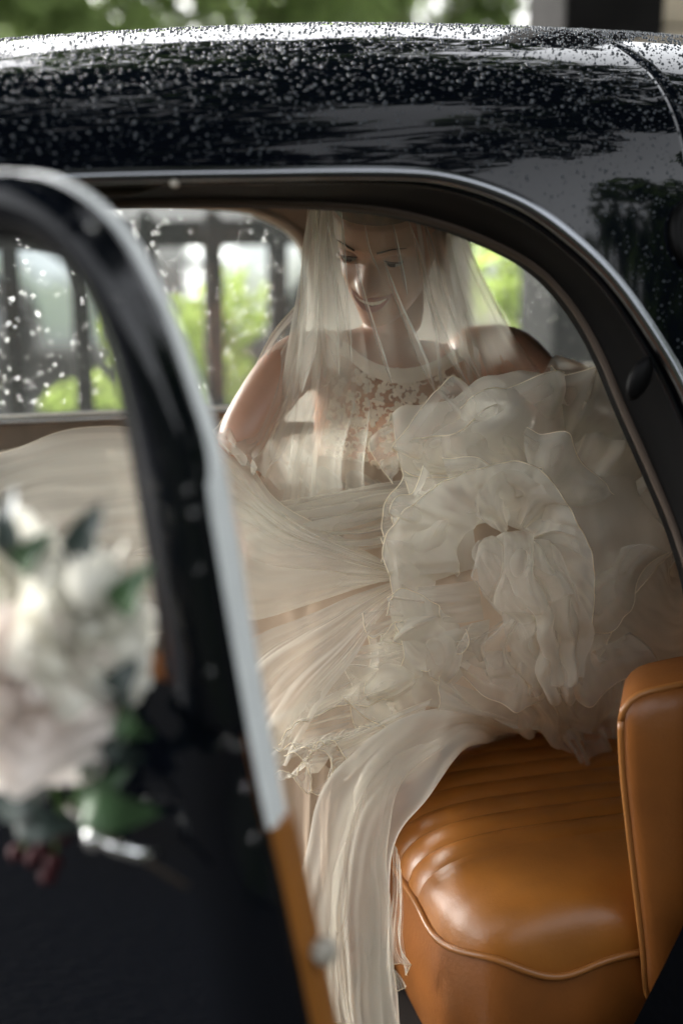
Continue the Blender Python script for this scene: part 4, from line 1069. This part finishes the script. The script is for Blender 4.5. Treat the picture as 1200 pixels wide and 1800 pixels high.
# G  the big round ruffle
ruf([[(790, 1025, .37), (775, 985, .37), (790, 950, .37), (840, 925, .365), (890, 925, .36), (925, 940, .36), (938, 965, .36), (938, 995, .36)],
     [(800, 1000, .34), (800, 960, .335), (820, 920, .33), (870, 890, .325), (920, 890, .325), (960, 920, .325), (980, 970, .325), (985, 1030, .33)],
     [(720, 1010, .335), (715, 950, .325), (770, 885, .315), (850, 850, .305), (925, 850, .30), (985, 900, .30), (1015, 970, .30), (1015, 1060, .305)],
     [(690, 1030, .34), (674, 950, .325), (755, 855, .315), (850, 822, .305), (935, 822, .295), (1003, 882, .29), (1036, 960, .29), (1042, 1040, .295), (1030, 1110, .30)]],
    M_ORG, 200, 44, fold=.004, freq=3, seed=7, rough=.012, lat=.4, rootamp=.5, crease=.003, cf=(5, 1.2), hem='v1', wob=.0025, wobf=17, hemr=.0013)
ruf([[(910, 950, .345), (890, 940, .345), (900, 925, .345), (925, 935, .345), (935, 960, .345)], [(860, 930, .315), (850, 890, .31), (900, 860, .305), (960, 890, .305), (985, 960, .31)], [(835, 915, .31), (845, 850, .30), (920, 832, .29), (990, 890, .285), (1020, 980, .29)]],
    M_ORG2, 120, 36, fold=.008, freq=3, seed=17, rough=.010, lat=.7, rootamp=.6, crease=.005, cf=(4, 1.3))
ruf([[(700, 1030, .36), (760, 1020, .355), (840, 1000, .35)], [(690, 980, .335), (760, 950, .325), (830, 910, .325)], [(740, 900, .325), (780, 900, .32), (840, 900, .315)]], M_ORG, 70, 30, fold=.003, freq=1.5, seed=27, rough=.006, crease=.001)
# H  bright tulle tuft in its middle
ruf([[(840, 960, .335), (870, 945, .33), (920, 940, .33), (965, 960, .33)],
     [(835, 990, .305), (880, 985, .29), (940, 985, .285), (990, 1000, .30)],
     [(845, 1030, .30), (900, 1030, .275), (960, 1040, .275), (1015, 1050, .29)],
     [(885, 1070, .30), (920, 1070, .275), (975, 1090, .27), (1030, 1080, .285)],
     [(920, 1120, .30), (945, 1130, .28), (985, 1150, .275), (1030, 1140, .29)],
     [(945, 1185, .31), (965, 1195, .295), (990, 1200, .29), (1010, 1190, .30)]], M_TULLE, 90, 60, fold=.010, freq=3, seed=19, rough=.012, lat=.6, rootamp=.6, nscale=22, name='tulle_layer')
ruf([[(850, 955, .33), (900, 935, .33), (960, 960, .33)], [(835, 985, .30), (900, 990, .275), (980, 1010, .285)], [(835, 1020, .295), (885, 1072, .275), (960, 1060, .27), (1010, 1040, .28)]],
    M_TULLE2, 80, 30, fold=.010, freq=2.5, seed=29, rough=.016, lat=.6, rootamp=.6, nscale=18)
ruf([[(900, 1060, .30), (940, 1050, .29), (1000, 1060, .29)], [(840, 1130, .31), (900, 1130, .29), (980, 1140, .285)], [(850, 1200, .33), (920, 1215, .31), (1000, 1215, .31)]], M_TULLE2, 80, 36, fold=.010, freq=3, seed=39, rough=.014, lat=.6, rootamp=.5, nscale=20, name='tulle_layer')
ruf([[(900, 1030, .30), (950, 1030, .285), (1000, 1050, .285)], [(890, 1100, .30), (950, 1110, .278), (1010, 1120, .285)], [(910, 1180, .31), (960, 1195, .29), (1005, 1200, .295)], [(940, 1215, .33), (975, 1225, .315), (1010, 1220, .32)]], M_TULLE, 80, 40, fold=.009, freq=2.5, seed=40, rough=.012, lat=.6, nscale=20, name='tulle_layer')
# I  lower ribbons and curls
ruf([[(840, 1020, .34), (845, 1060, .33), (850, 1090, .33)], [(760, 1030, .325), (770, 1060, .31), (790, 1095, .315)], [(700, 1035, .325), (688, 1050, .315), (678, 1082, .315)]], M_ORG2, 60, 30, fold=.003, freq=2, seed=31, crease=.001, hem=('v1',))
ruf([[(820, 1130, .33), (760, 1140, .33), (700, 1150, .34)], [(800, 1090, .315), (740, 1090, .31), (690, 1100, .32)], [(772, 1084, .305), (766, 1062, .302), (735, 1045, .305), (706, 1034, .312), (680, 1050, .318)]], M_ORG, 60, 26, fold=.002, freq=2, seed=32, crease=.001, hem='v1')
ruf([[(860, 1090, .335), (850, 1140, .335), (800, 1200, .34), (740, 1230, .34)], [(760, 1110, .315), (755, 1150, .31), (730, 1190, .315), (690, 1220, .325)],
     [(705, 1092, .310), (697, 1090, .309), (690, 1096, .309), (704, 1120, .304), (707, 1150, .304), (702, 1185, .31), (688, 1200, .318)]], M_ORG, 90, 30, fold=.003, freq=2, seed=34, crease=.001, rough=.005, hem='v1')
ruf([[(760, 1060, .33), (720, 1100, .33), (700, 1150, .335)], [(690, 1070, .325), (675, 1110, .32), (660, 1150, .33)], [(637, 1078, .325), (640, 1105, .318), (655, 1122, .312), (675, 1115, .31), (690, 1094, .311), (704, 1092, .312)]], M_ORG2, 60, 24, fold=.002, freq=2, seed=35, crease=.001, hem='v1')
ruf([[(860, 1100, .325), (840, 1150, .33)], [(830, 1095, .31), (800, 1140, .315)], [(818, 1106, .302), (824, 1130, .302), (812, 1148, .305), (795, 1150, .31)]], M_ORG2, 40, 20, seed=36, crease=.001, hem='v1')
# J  long lower sheets
ruf([[(900, 1100, .33), (800, 1130, .32), (720, 1170, .315), (650, 1220, .31)], [(800, 1130, .315), (690, 1150, .31), (590, 1210, .305), (540, 1270, .31)], [(700, 1120, .32), (610, 1150, .32), (540, 1210, .32), (490, 1292, .33)]], M_ORG2, 90, 36, fold=.005, freq=2, seed=41, rough=.006)
ruf([[(720, 1130, .315), (640, 1150, .31), (560, 1200, .315), (500, 1270, .325)], [(730, 1180, .305), (660, 1200, .30), (590, 1230, .30), (510, 1285, .315)], [(700, 1220, .305), (650, 1235, .30), (605, 1240, .298), (550, 1262, .302), (515, 1282, .31), (485, 1300, .32)]], M_ORG2, 90, 30, fold=.004, freq=2, seed=42, rough=.005, hem='v1', wob=.002, wobf=6)
ruf([[(1060, 1290, .50), (960, 1260, .42), (880, 1230, .37), (800, 1200, .34)], [(980, 1285, .44), (900, 1280, .39), (820, 1250, .34), (740, 1240, .315)], [(770, 1245, .305), (775, 1205, .302), (770, 1178, .305), (745, 1174, .308), (720, 1180, .312)]], M_ORG2, 90, 36, fold=.004, freq=2, seed=43, rough=.006, hem='v1', crease=.001)
ruf([[(700, 1190, .315), (690, 1240, .315), (700, 1290, .32)], [(660, 1210, .30), (650, 1240, .298), (660, 1280, .30)], [(600, 1225, .30), (640, 1260, .292), (675, 1279, .29), (630, 1280, .295)]], M_ORG2, 60, 24, fold=.003, freq=2, seed=44, crease=.001, hem='v1')
# K  cluster of curled hems at lower left
ruf([[(760, 1230, .315), (740, 1260, .31), (720, 1290, .31)], [(680, 1260, .295), (670, 1290, .288), (660, 1320, .29)], [(575, 1300, .295), (590, 1310, .285), (608, 1340, .280), (612, 1360, .280), (604, 1372, .284)]], M_ORG, 70, 30, fold=.003, freq=3, seed=51, rough=.004, hem='v1', crease=.001)
ruf([[(640, 1290, .30), (630, 1330, .295), (620, 1360, .295)], [(590, 1300, .295), (585, 1330, .287), (595, 1360, .285)], [(545, 1320, .295), (570, 1322, .284), (582, 1350, .281), (575, 1385, .282), (560, 1398, .286), (545, 1392, .29)]], M_ORG2, 50, 24, seed=52, hem='v1')
ruf([[(600, 1290, .30), (580, 1330, .295), (560, 1360, .30)], [(550, 1300, .296), (545, 1330, .288), (540, 1360, .29)], [(500, 1330, .30), (520, 1325, .288), (540, 1350, .284), (548, 1375, .284), (542, 1396, .288), (525, 1380, .29), (513, 1362, .294)]], M_ORG2, 60, 24, seed=53, hem='v1')
ruf([[(660, 1270, .30), (600, 1285, .30), (530, 1300, .31)], [(640, 1285, .293), (580, 1300, .29), (510, 1315, .305)], [(610, 1298, .29), (565, 1305, .285), (540, 1318, .287), (515, 1312, .298), (480, 1318, .31)]], M_ORG2, 60, 24, fold=.003, freq=4, seed=54, hem='v1', wob=.002, wobf=5)
ruf([[(560, 1330, .30), (530, 1350, .305), (500, 1370, .31)], [(530, 1345, .293), (515, 1360, .298), (490, 1375, .31)], [(555, 1310, .289), (530, 1345, .288), (515, 1362, .292), (495, 1355, .30), (482, 1362, .31)]], M_ORG2, 50, 20, seed=55, hem='v1')
# L  train: soft folds running from the seat down to the floor
ruf([[(930, 1275, .50), (910, 1288, .50), (880, 1296, .50), (850, 1300, .49)],
     [(780, 1250, .325), (810, 1275, .335), (815, 1300, .345), (800, 1325, .34)],
     [(650, 1300, .265), (690, 1330, .26), (725, 1370, .262), (745, 1405, .275)],
     [(560, 1420, .245), (610, 1440, .232), (660, 1450, .23), (702, 1470, .24)],
     [(525, 1560, .235), (580, 1570, .218), (640, 1570, .212), (690, 1580, .225)],
     [(530, 1690, .225), (590, 1700, .205), (650, 1700, .20), (692, 1690, .215)],
     [(560, 1765, .215), (600, 1790, .197), (650, 1830, .193), (700, 1830, .21)]], M_ORG, 120, 110, fold=.011, freq=1.6, seed=61, rough=.010, lat=.6, rootamp=.35, crease=.002, cf=(2.5, .7), hem='v1', wob=.003, wobf=7, name='train')
ruf([[(900, 1285, .49), (870, 1290, .485), (845, 1295, .48)],
     [(770, 1265, .318), (790, 1290, .325), (795, 1310, .33)],
     [(650, 1330, .252), (690, 1350, .25), (715, 1380, .252)],
     [(590, 1460, .228), (640, 1470, .22), (690, 1480, .225)],
     [(570, 1620, .208), (630, 1620, .20), (690, 1610, .208)],
     [(570, 1790, .195), (640, 1840, .187), (710, 1820, .20)]], M_ORG2, 110, 90, fold=.010, freq=1.3, seed=62, rough=.010, lat=.7, rootamp=.4, crease=.002, cf=(2.5, .7), name='train')
ruf([[(690, 1480, .26), (700, 1500, .262), (705, 1530, .265)], [(690, 1580, .235), (700, 1590, .235), (706, 1600, .24)], [(680, 1660, .225), (696, 1665, .222), (708, 1660, .23)], [(677, 1705, .222), (690, 1696, .215), (708, 1695, .214), (719, 1700, .22), (712, 1718, .226)]], M_ORG2, 50, 40, fold=.003, freq=2, seed=63, hem='v1')
ruf([[(720, 1180, .318), (700, 1230, .312), (680, 1290, .31)], [(620, 1200, .322), (600, 1250, .312), (590, 1310, .305)], [(520, 1240, .345), (505, 1290, .335), (500, 1345, .325)], [(460, 1270, .37), (460, 1320, .36), (470, 1370, .35)]], M_ORG2, 70, 40, fold=.006, freq=2, seed=67, rough=.008, lat=.5)
ruf([[(680, 1690, .21), (690, 1700, .21)], [(690, 1725, .208), (706, 1720, .208)], [(684, 1748, .206), (700, 1742, .204), (716, 1735, .21)]], M_ORG2, 30, 14, seed=65, hem='v1')
# left part of the skirt falling behind the door edge
ruf([[(470, 1270, .37), (530, 1310, .34), (600, 1370, .30)], [(470, 1420, .33), (530, 1440, .30), (590, 1460, .265)], [(500, 1600, .29), (550, 1620, .26), (600, 1620, .24)], [(530, 1830, .26), (570, 1840, .24), (640, 1850, .225)]], M_SATIN, 60, 60, fold=.005, freq=3, seed=66, rough=.006, name='underskirt')
# M  net points lying on the seat
for pts, sd_ in (([[(900, 1220, .40), (960, 1215, .40), (1020, 1200, .42)], [(930, 1270, .45), (985, 1275, .45), (1050, 1260, .47)], [(985, 1300, .47), (1030, 1335, .45), (1068, 1318, .48)]], 71),
                 ([[(1020, 1150, .38), (1080, 1160, .40), (1150, 1170, .45)], [(1000, 1210, .39), (1060, 1225, .41), (1130, 1230, .47)], [(980, 1260, .43), (1060, 1290, .44), (1110, 1280, .5)]], 72),
                 ([[(850, 1170, .33), (920, 1200, .34), (1000, 1190, .36)], [(880, 1230, .36), (950, 1250, .37), (1020, 1240, .40)], [(900, 1280, .43), (970, 1298, .45), (1040, 1285, .48)]], 73)):
    ruf(pts, M_TULLE2, 60, 30, fold=.008, freq=3, seed=sd_, rough=.012, lat=1.0, nscale=18, name='tulle_layer')
# loose organza petals standing out of the heap
def petal_ruffle(px, py, ang, w, ln, Y, seed, mat=None, amp=.013):
    a = math.radians(ang); dx, dy = math.cos(a), math.sin(a); rows = []
    for t, wd, dY in ((0, .35, .03), (.35, .75, -.004), (.72, 1.0, -.012), (1.0, 1.08, .002)):
        r = []
        for s_ in np.linspace(-.5, .5, 6):
            bow = -.22 * ln * (4 * s_ * s_) * t
            r.append((px + dx * (ln * t + bow) - dy * w * wd * s_, py + dy * (ln * t + bow) + dx * w * wd * s_, Y + dY + .02 * (4 * s_ * s_)))
        rows.append(r)
    ruf(rows, mat or M_ORG2, 90, 30, fold=amp, freq=1.1 + .3 * (seed % 3), seed=seed, lat=.5, rootamp=.15, rough=.008, hem='v1', crease=.0018, cf=(3, 1), pinch=1.6)
for a in ((1010, 780, -60, 190, 130, .43, 101), (1080, 800, -30, 200, 120, .46, 102), (920, 780, -110, 200, 110, .37, 103), (820, 790, -140, 180, 110, .39, 104), (1090, 900, 10, 220, 110, .41, 105), (960, 860, -50, 180, 90, .325, 106),
          (780, 930, 200, 150, 90, .335, 107), (760, 1010, 170, 140, 80, .325, 108), (1040, 1000, 40, 170, 90, .32, 109), (800, 1090, 140, 150, 100, .31, 110), (900, 1150, 110, 170, 90, .315, 111), (740, 1170, 160, 140, 100, .305, 112), (1040, 1110, 70, 180, 110, .35, 113), (860, 870, -80, 150, 60, .315, 114), (700, 1230, 170, 120, 90, .30, 115)):
    petal_ruffle(*a)
# all rolled hems of the gown, each its own cord
for path, r_ in HEMS: tube('rolled_hem', path, r_ * .72, M_HEM, dress, 5)
HEMS.clear()

# --- bodice: sheer yoke, neckband, lace
def bod(px, py):
    k = (px - 690) / 130.0; t = (py - 610) / 230
    return at(px, py, .585 + .075 * k * k - .035 * math.sin(min(1, max(0, t)) * 2.6))
rows = []
for t in np.linspace(0, 1, 30):
    y = 612 + 250 * t; r = []
    l_, r2 = 545 + 20 * math.sin(t * 3.1), 835 - 25 * math.sin(t * 3.1)
    for s in np.linspace(0, 1, 34):
        px = l_ + (r2 - l_) * s; nk = 22 * (1 - ((s - .5) / .5) ** 2) * (1 - t) + 20 * (1 - t)
        r.append(bod(px, y + nk))
    rows.append(r)
bodice = loft('bodice', rows, M_BODICE, bride)
band = [(566, 572), (588, 590), (610, 604), (640, 628), (680, 644), (720, 645), (760, 634), (800, 612), (830, 596), (850, 580)]
bp1 = crom([bod(*q) - Vector((0, .006, 0)) for q in band], 60); bp2 = crom([bod(x, y + 26) - Vector((0, .007, 0)) for x, y in band], 60)
loft('neckband', [bp1 + (bp2 - bp1) * w + np.array((0, -.003 * math.sin(w * math.pi), 0)) for w in np.linspace(0, 1, 6)], M_LACE, bodice)
lr = random.Random(12); v = []; f = []
def add_tube(path, r_):
    q, g_ = tube_data(path, r_, 5, len(v)); v.extend(q); f.extend(g_)
def motif(cx, cy_, s, rot):
    n = 5
    for k in range(n):
        a = rot + 2 * math.pi * k / n; c0, s0 = math.cos(a), math.sin(a); P = []
        for t in np.linspace(0, 2 * math.pi, 15):
            u, w = (.55 - .45 * math.cos(t)) * s * (.8 + .4 * ((k * 7) % 3) / 2), .26 * s * math.sin(t) * (1 - .3 * math.cos(t))
            P.append(bod(cx + u * c0 - w * s0, cy_ + u * s0 + w * c0) - Vector((0, .005, 0)))
        add_tube(P, .0010)
        k0 = len(v); v.extend([Vector(p) + Vector((0, .001, 0)) for p in P[:-1]]); f.append(tuple(range(k0, k0 + 14)))
def scroll(cx, cy_, s, rot, dirn):
    P = []
    for t in np.linspace(0, 1, 18):
        a = rot + dirn * t * 5.2; rr3 = s * (1 - .8 * t); P.append(bod(cx + rr3 * math.cos(a), cy_ + rr3 * math.sin(a)) - Vector((0, .005, 0)))
    add_tube(P, lambda t: .0016 - .0006 * t)
pts_ = []
for k in range(900):
    x, y = lr.uniform(575, 800), lr.uniform(655, 850); s_ = lr.uniform(8, 17)
    if y > 690 and x > 750: continue
    if all(math.hypot(x - a, y - b) > (s_ + c) * .80 for a, b, c in pts_): pts_.append((x, y, s_)); motif(x, y, s_, lr.uniform(0, 6))
for i in range(70):
    x, y = lr.uniform(580, 790), lr.uniform(660, 850)
    if y > 700 and x > 740: continue
    scroll(x, y, lr.uniform(6, 11), lr.uniform(0, 6.28), lr.choice((-1, 1)))
mesh('lace', v, f, M_LACE, bodice)
# ivory waist panel below the lace
cloth('waist_panel', [[(560, 800, .60), (640, 812, .565), (720, 810, .565), (800, 790, .60)], [(540, 850, .58), (640, 862, .55), (730, 860, .55), (820, 830, .57)], [(520, 900, .56), (640, 905, .53), (740, 900, .53), (840, 870, .55)]], 60, 24, M_SATIN, bodice, fold=.003, freq=4, seed=80)

# --- veil: blusher over the face, gathered sides and back
def veil(rows, mat, nu=100, nv=60, **k):
    k.setdefault('crease', .0022); k.setdefault('cf', (2.5, .7))
    return cloth('veil', rows, nu, nv, mat, k.pop('parent', veil0), **k)
veil0 = None
veil0 = veil([[(565, 352, .50), (620, 338, .46), (680, 338, .47), (740, 345, .50), (780, 352, .55)],
      [(560, 420, .475), (610, 420, .43), (675, 420, .435), (740, 420, .48), (795, 420, .55)],
      [(555, 500, .465), (610, 500, .425), (680, 500, .43), (750, 500, .48), (815, 500, .55)],
      [(560, 590, .48), (620, 590, .46), (695, 590, .47), (770, 590, .50), (840, 590, .56)],
      [(590, 670, .50), (650, 672, .49), (720, 675, .49), (790, 672, .51), (850, 655, .56)],
      [(610, 700, .51), (660, 704, .50), (730, 706, .495), (800, 696, .515), (855, 672, .56)]], M_VEIL, 120, 60, fold=.004, freq=3, seed=90, lat=.5, rootamp=.35, parent=bride, rough=.004)
veil([[(548, 360, .56), (560, 352, .53), (580, 345, .50)], [(530, 440, .55), (550, 440, .51), (585, 440, .475)], [(516, 560, .55), (550, 560, .51), (600, 560, .485)], [(496, 680, .57), (545, 690, .53), (625, 690, .51)], [(450, 790, .58), (520, 800, .55), (600, 790, .53)], [(420, 850, .57), (505, 890, .52), (600, 880, .50)], [(415, 900, .56), (500, 960, .50), (600, 950, .47)]], M_VEIL2, 80, 60, fold=.006, freq=2, seed=91, lat=.6, rootamp=.4, rough=.006, hem='u0', hemr=.0006)
veil([[(540, 365, .60), (550, 358, .58), (570, 350, .55)], [(525, 480, .58), (545, 480, .55), (590, 470, .50)], [(505, 600, .57), (550, 600, .53), (612, 600, .495)], [(490, 700, .57), (550, 700, .53), (610, 700, .51)], [(460, 790, .57), (530, 800, .54), (590, 800, .525)], [(440, 860, .56), (520, 900, .51), (600, 890, .49)]], M_VEIL2, 70, 50, fold=.006, freq=2, seed=92, lat=.6, rootamp=.4)
veil([[(545, 370, .57), (560, 362, .55), (585, 352, .52)], [(535, 480, .56), (555, 480, .53), (600, 480, .48)], [(525, 600, .56), (560, 600, .52), (640, 600, .48)], [(520, 720, .56), (570, 720, .525), (650, 720, .50)], [(510, 830, .56), (560, 840, .54), (640, 830, .52)], [(500, 890, .53), (560, 910, .50), (650, 890, .48)]], M_VEIL, 70, 50, fold=.006, freq=3, seed=98, lat=.6, rootamp=.4)
# over the window-side shoulder and arm, caught at the elbow
veil([[(530, 520, .66), (545, 545, .62), (560, 580, .58)], [(480, 580, .66), (500, 610, .60), (530, 650, .56)], [(440, 660, .63), (470, 690, .57), (520, 730, .54)], [(385, 745, .60), (420, 765, .545), (500, 790, .53)], [(372, 758, .57), (410, 790, .52), (470, 820, .51)], [(400, 790, .50), (425, 815, .49), (460, 840, .49)]], M_VEIL2, 80, 60, fold=.006, freq=3, seed=93, lat=.8, rough=.006, hem='u0', hemr=.0006)
# right side: from behind the ear across the shoulder
veil([[(745, 355, .55), (770, 358, .60), (800, 372, .66)], [(770, 450, .54), (810, 460, .60), (842, 470, .66)], [(785, 540, .54), (850, 560, .58), (890, 565, .64)], [(800, 620, .54), (880, 630, .56), (950, 650, .60)], [(830, 690, .53), (900, 700, .55), (985, 700, .58)]], M_VEIL2, 80, 60, fold=.004, freq=1.5, seed=94, lat=.3, rootamp=.4, rough=.005, hem='u1', hemr=.0006)
veil([[(730, 350, .58), (765, 352, .64), (800, 368, .70)], [(760, 460, .62), (810, 460, .66), (850, 480, .70)], [(780, 560, .66), (850, 570, .69), (905, 580, .73)], [(790, 640, .70), (860, 650, .72), (940, 650, .76)]], M_VEIL2, 80, 40, fold=.006, freq=1.5, seed=95, lat=.3)
veil([[(550, 362, .66), (650, 335, .70), (780, 352, .68)], [(540, 470, .72), (660, 460, .78), (830, 470, .74)], [(520, 600, .76), (670, 600, .84), (880, 600, .80)], [(500, 740, .80), (680, 740, .88), (900, 740, .84)]], M_VEIL2, 100, 40, fold=.006, freq=2, seed=96, lat=.3)
# sharp pleats pressed into the blusher: narrow doubled folds of the same net
def pleat_fold(pts, w0, w1, Y0, Y1, mat=None):
    C_ = crom([(x, y, 0) for x, y in pts], 40)[:, :2]; rows = [[], [], [], []]
    for i, (x, y) in enumerate(C_):
        t = i / 39; w = (w0 + (w1 - w0) * t) * min(1, t * 5 + .05, (1 - t) * 4 + .05); Y = Y0 + (Y1 - Y0) * t
        for r, (a, dy) in zip(rows, ((-.5, .0), (-.15, -.006), (.2, -.004), (.5, .004))): r.append(tuple(at(x + a * w, y, Y + dy)))
    v_ = np.array(rows).reshape(-1, 3)
    mesh('veil_fold', v_, grid_faces(4, 40), mat or M_VEILF, veil0, uvs=[(k / 4, i / 40) for k in range(4) for i in range(40)])
for pts, a, b, Y0, Y1 in (([(622, 452), (640, 520), (665, 600), (692, 684)], 5, 9, .415, .475), ([(672, 450), (700, 530), (730, 600), (765, 690)], 4, 22, .42, .475),
        ([(640, 392), (650, 440), (668, 482)], 3, 4, .42, .415), ([(715, 380), (735, 440), (760, 540), (800, 640), (828, 684)], 6, 20, .46, .49), ([(740, 375), (757, 430), (775, 520), (810, 610), (845, 668)], 9, 26, .48, .52),
        ([(765, 380), (785, 470), (800, 560), (815, 640)], 8, 12, .53, .54), ([(575, 390), (583, 500), (586, 590), (596, 660)], 16, 22, .46, .485), ([(556, 370), (552, 470), (545, 560), (530, 690)], 14, 40, .48, .52),
        ([(600, 370), (606, 470), (612, 560), (618, 640)], 5, 10, .44, .47), ([(690, 390), (702, 450), (716, 520)], 4, 7, .44, .44),
        ([(790, 500), (815, 560), (836, 640)], 10, 18, .55, .545)): pleat_fold(pts, a, b, Y0, Y1)
# crown of the veil over the hair
veil([[(548, 362, .60), (600, 345, .50), (660, 336, .465), (720, 340, .48), (790, 360, .60)], [(555, 340, .66), (610, 318, .58), (670, 312, .56), (730, 318, .58), (790, 345, .66)], [(560, 350, .74), (620, 330, .72), (680, 326, .72), (740, 332, .72), (790, 355, .74)]], M_VEIL2, 80, 30, fold=.003, freq=6, seed=97)
for path, r_ in HEMS: tube('veil_edge', path, r_, M_HEM, veil0, 5)
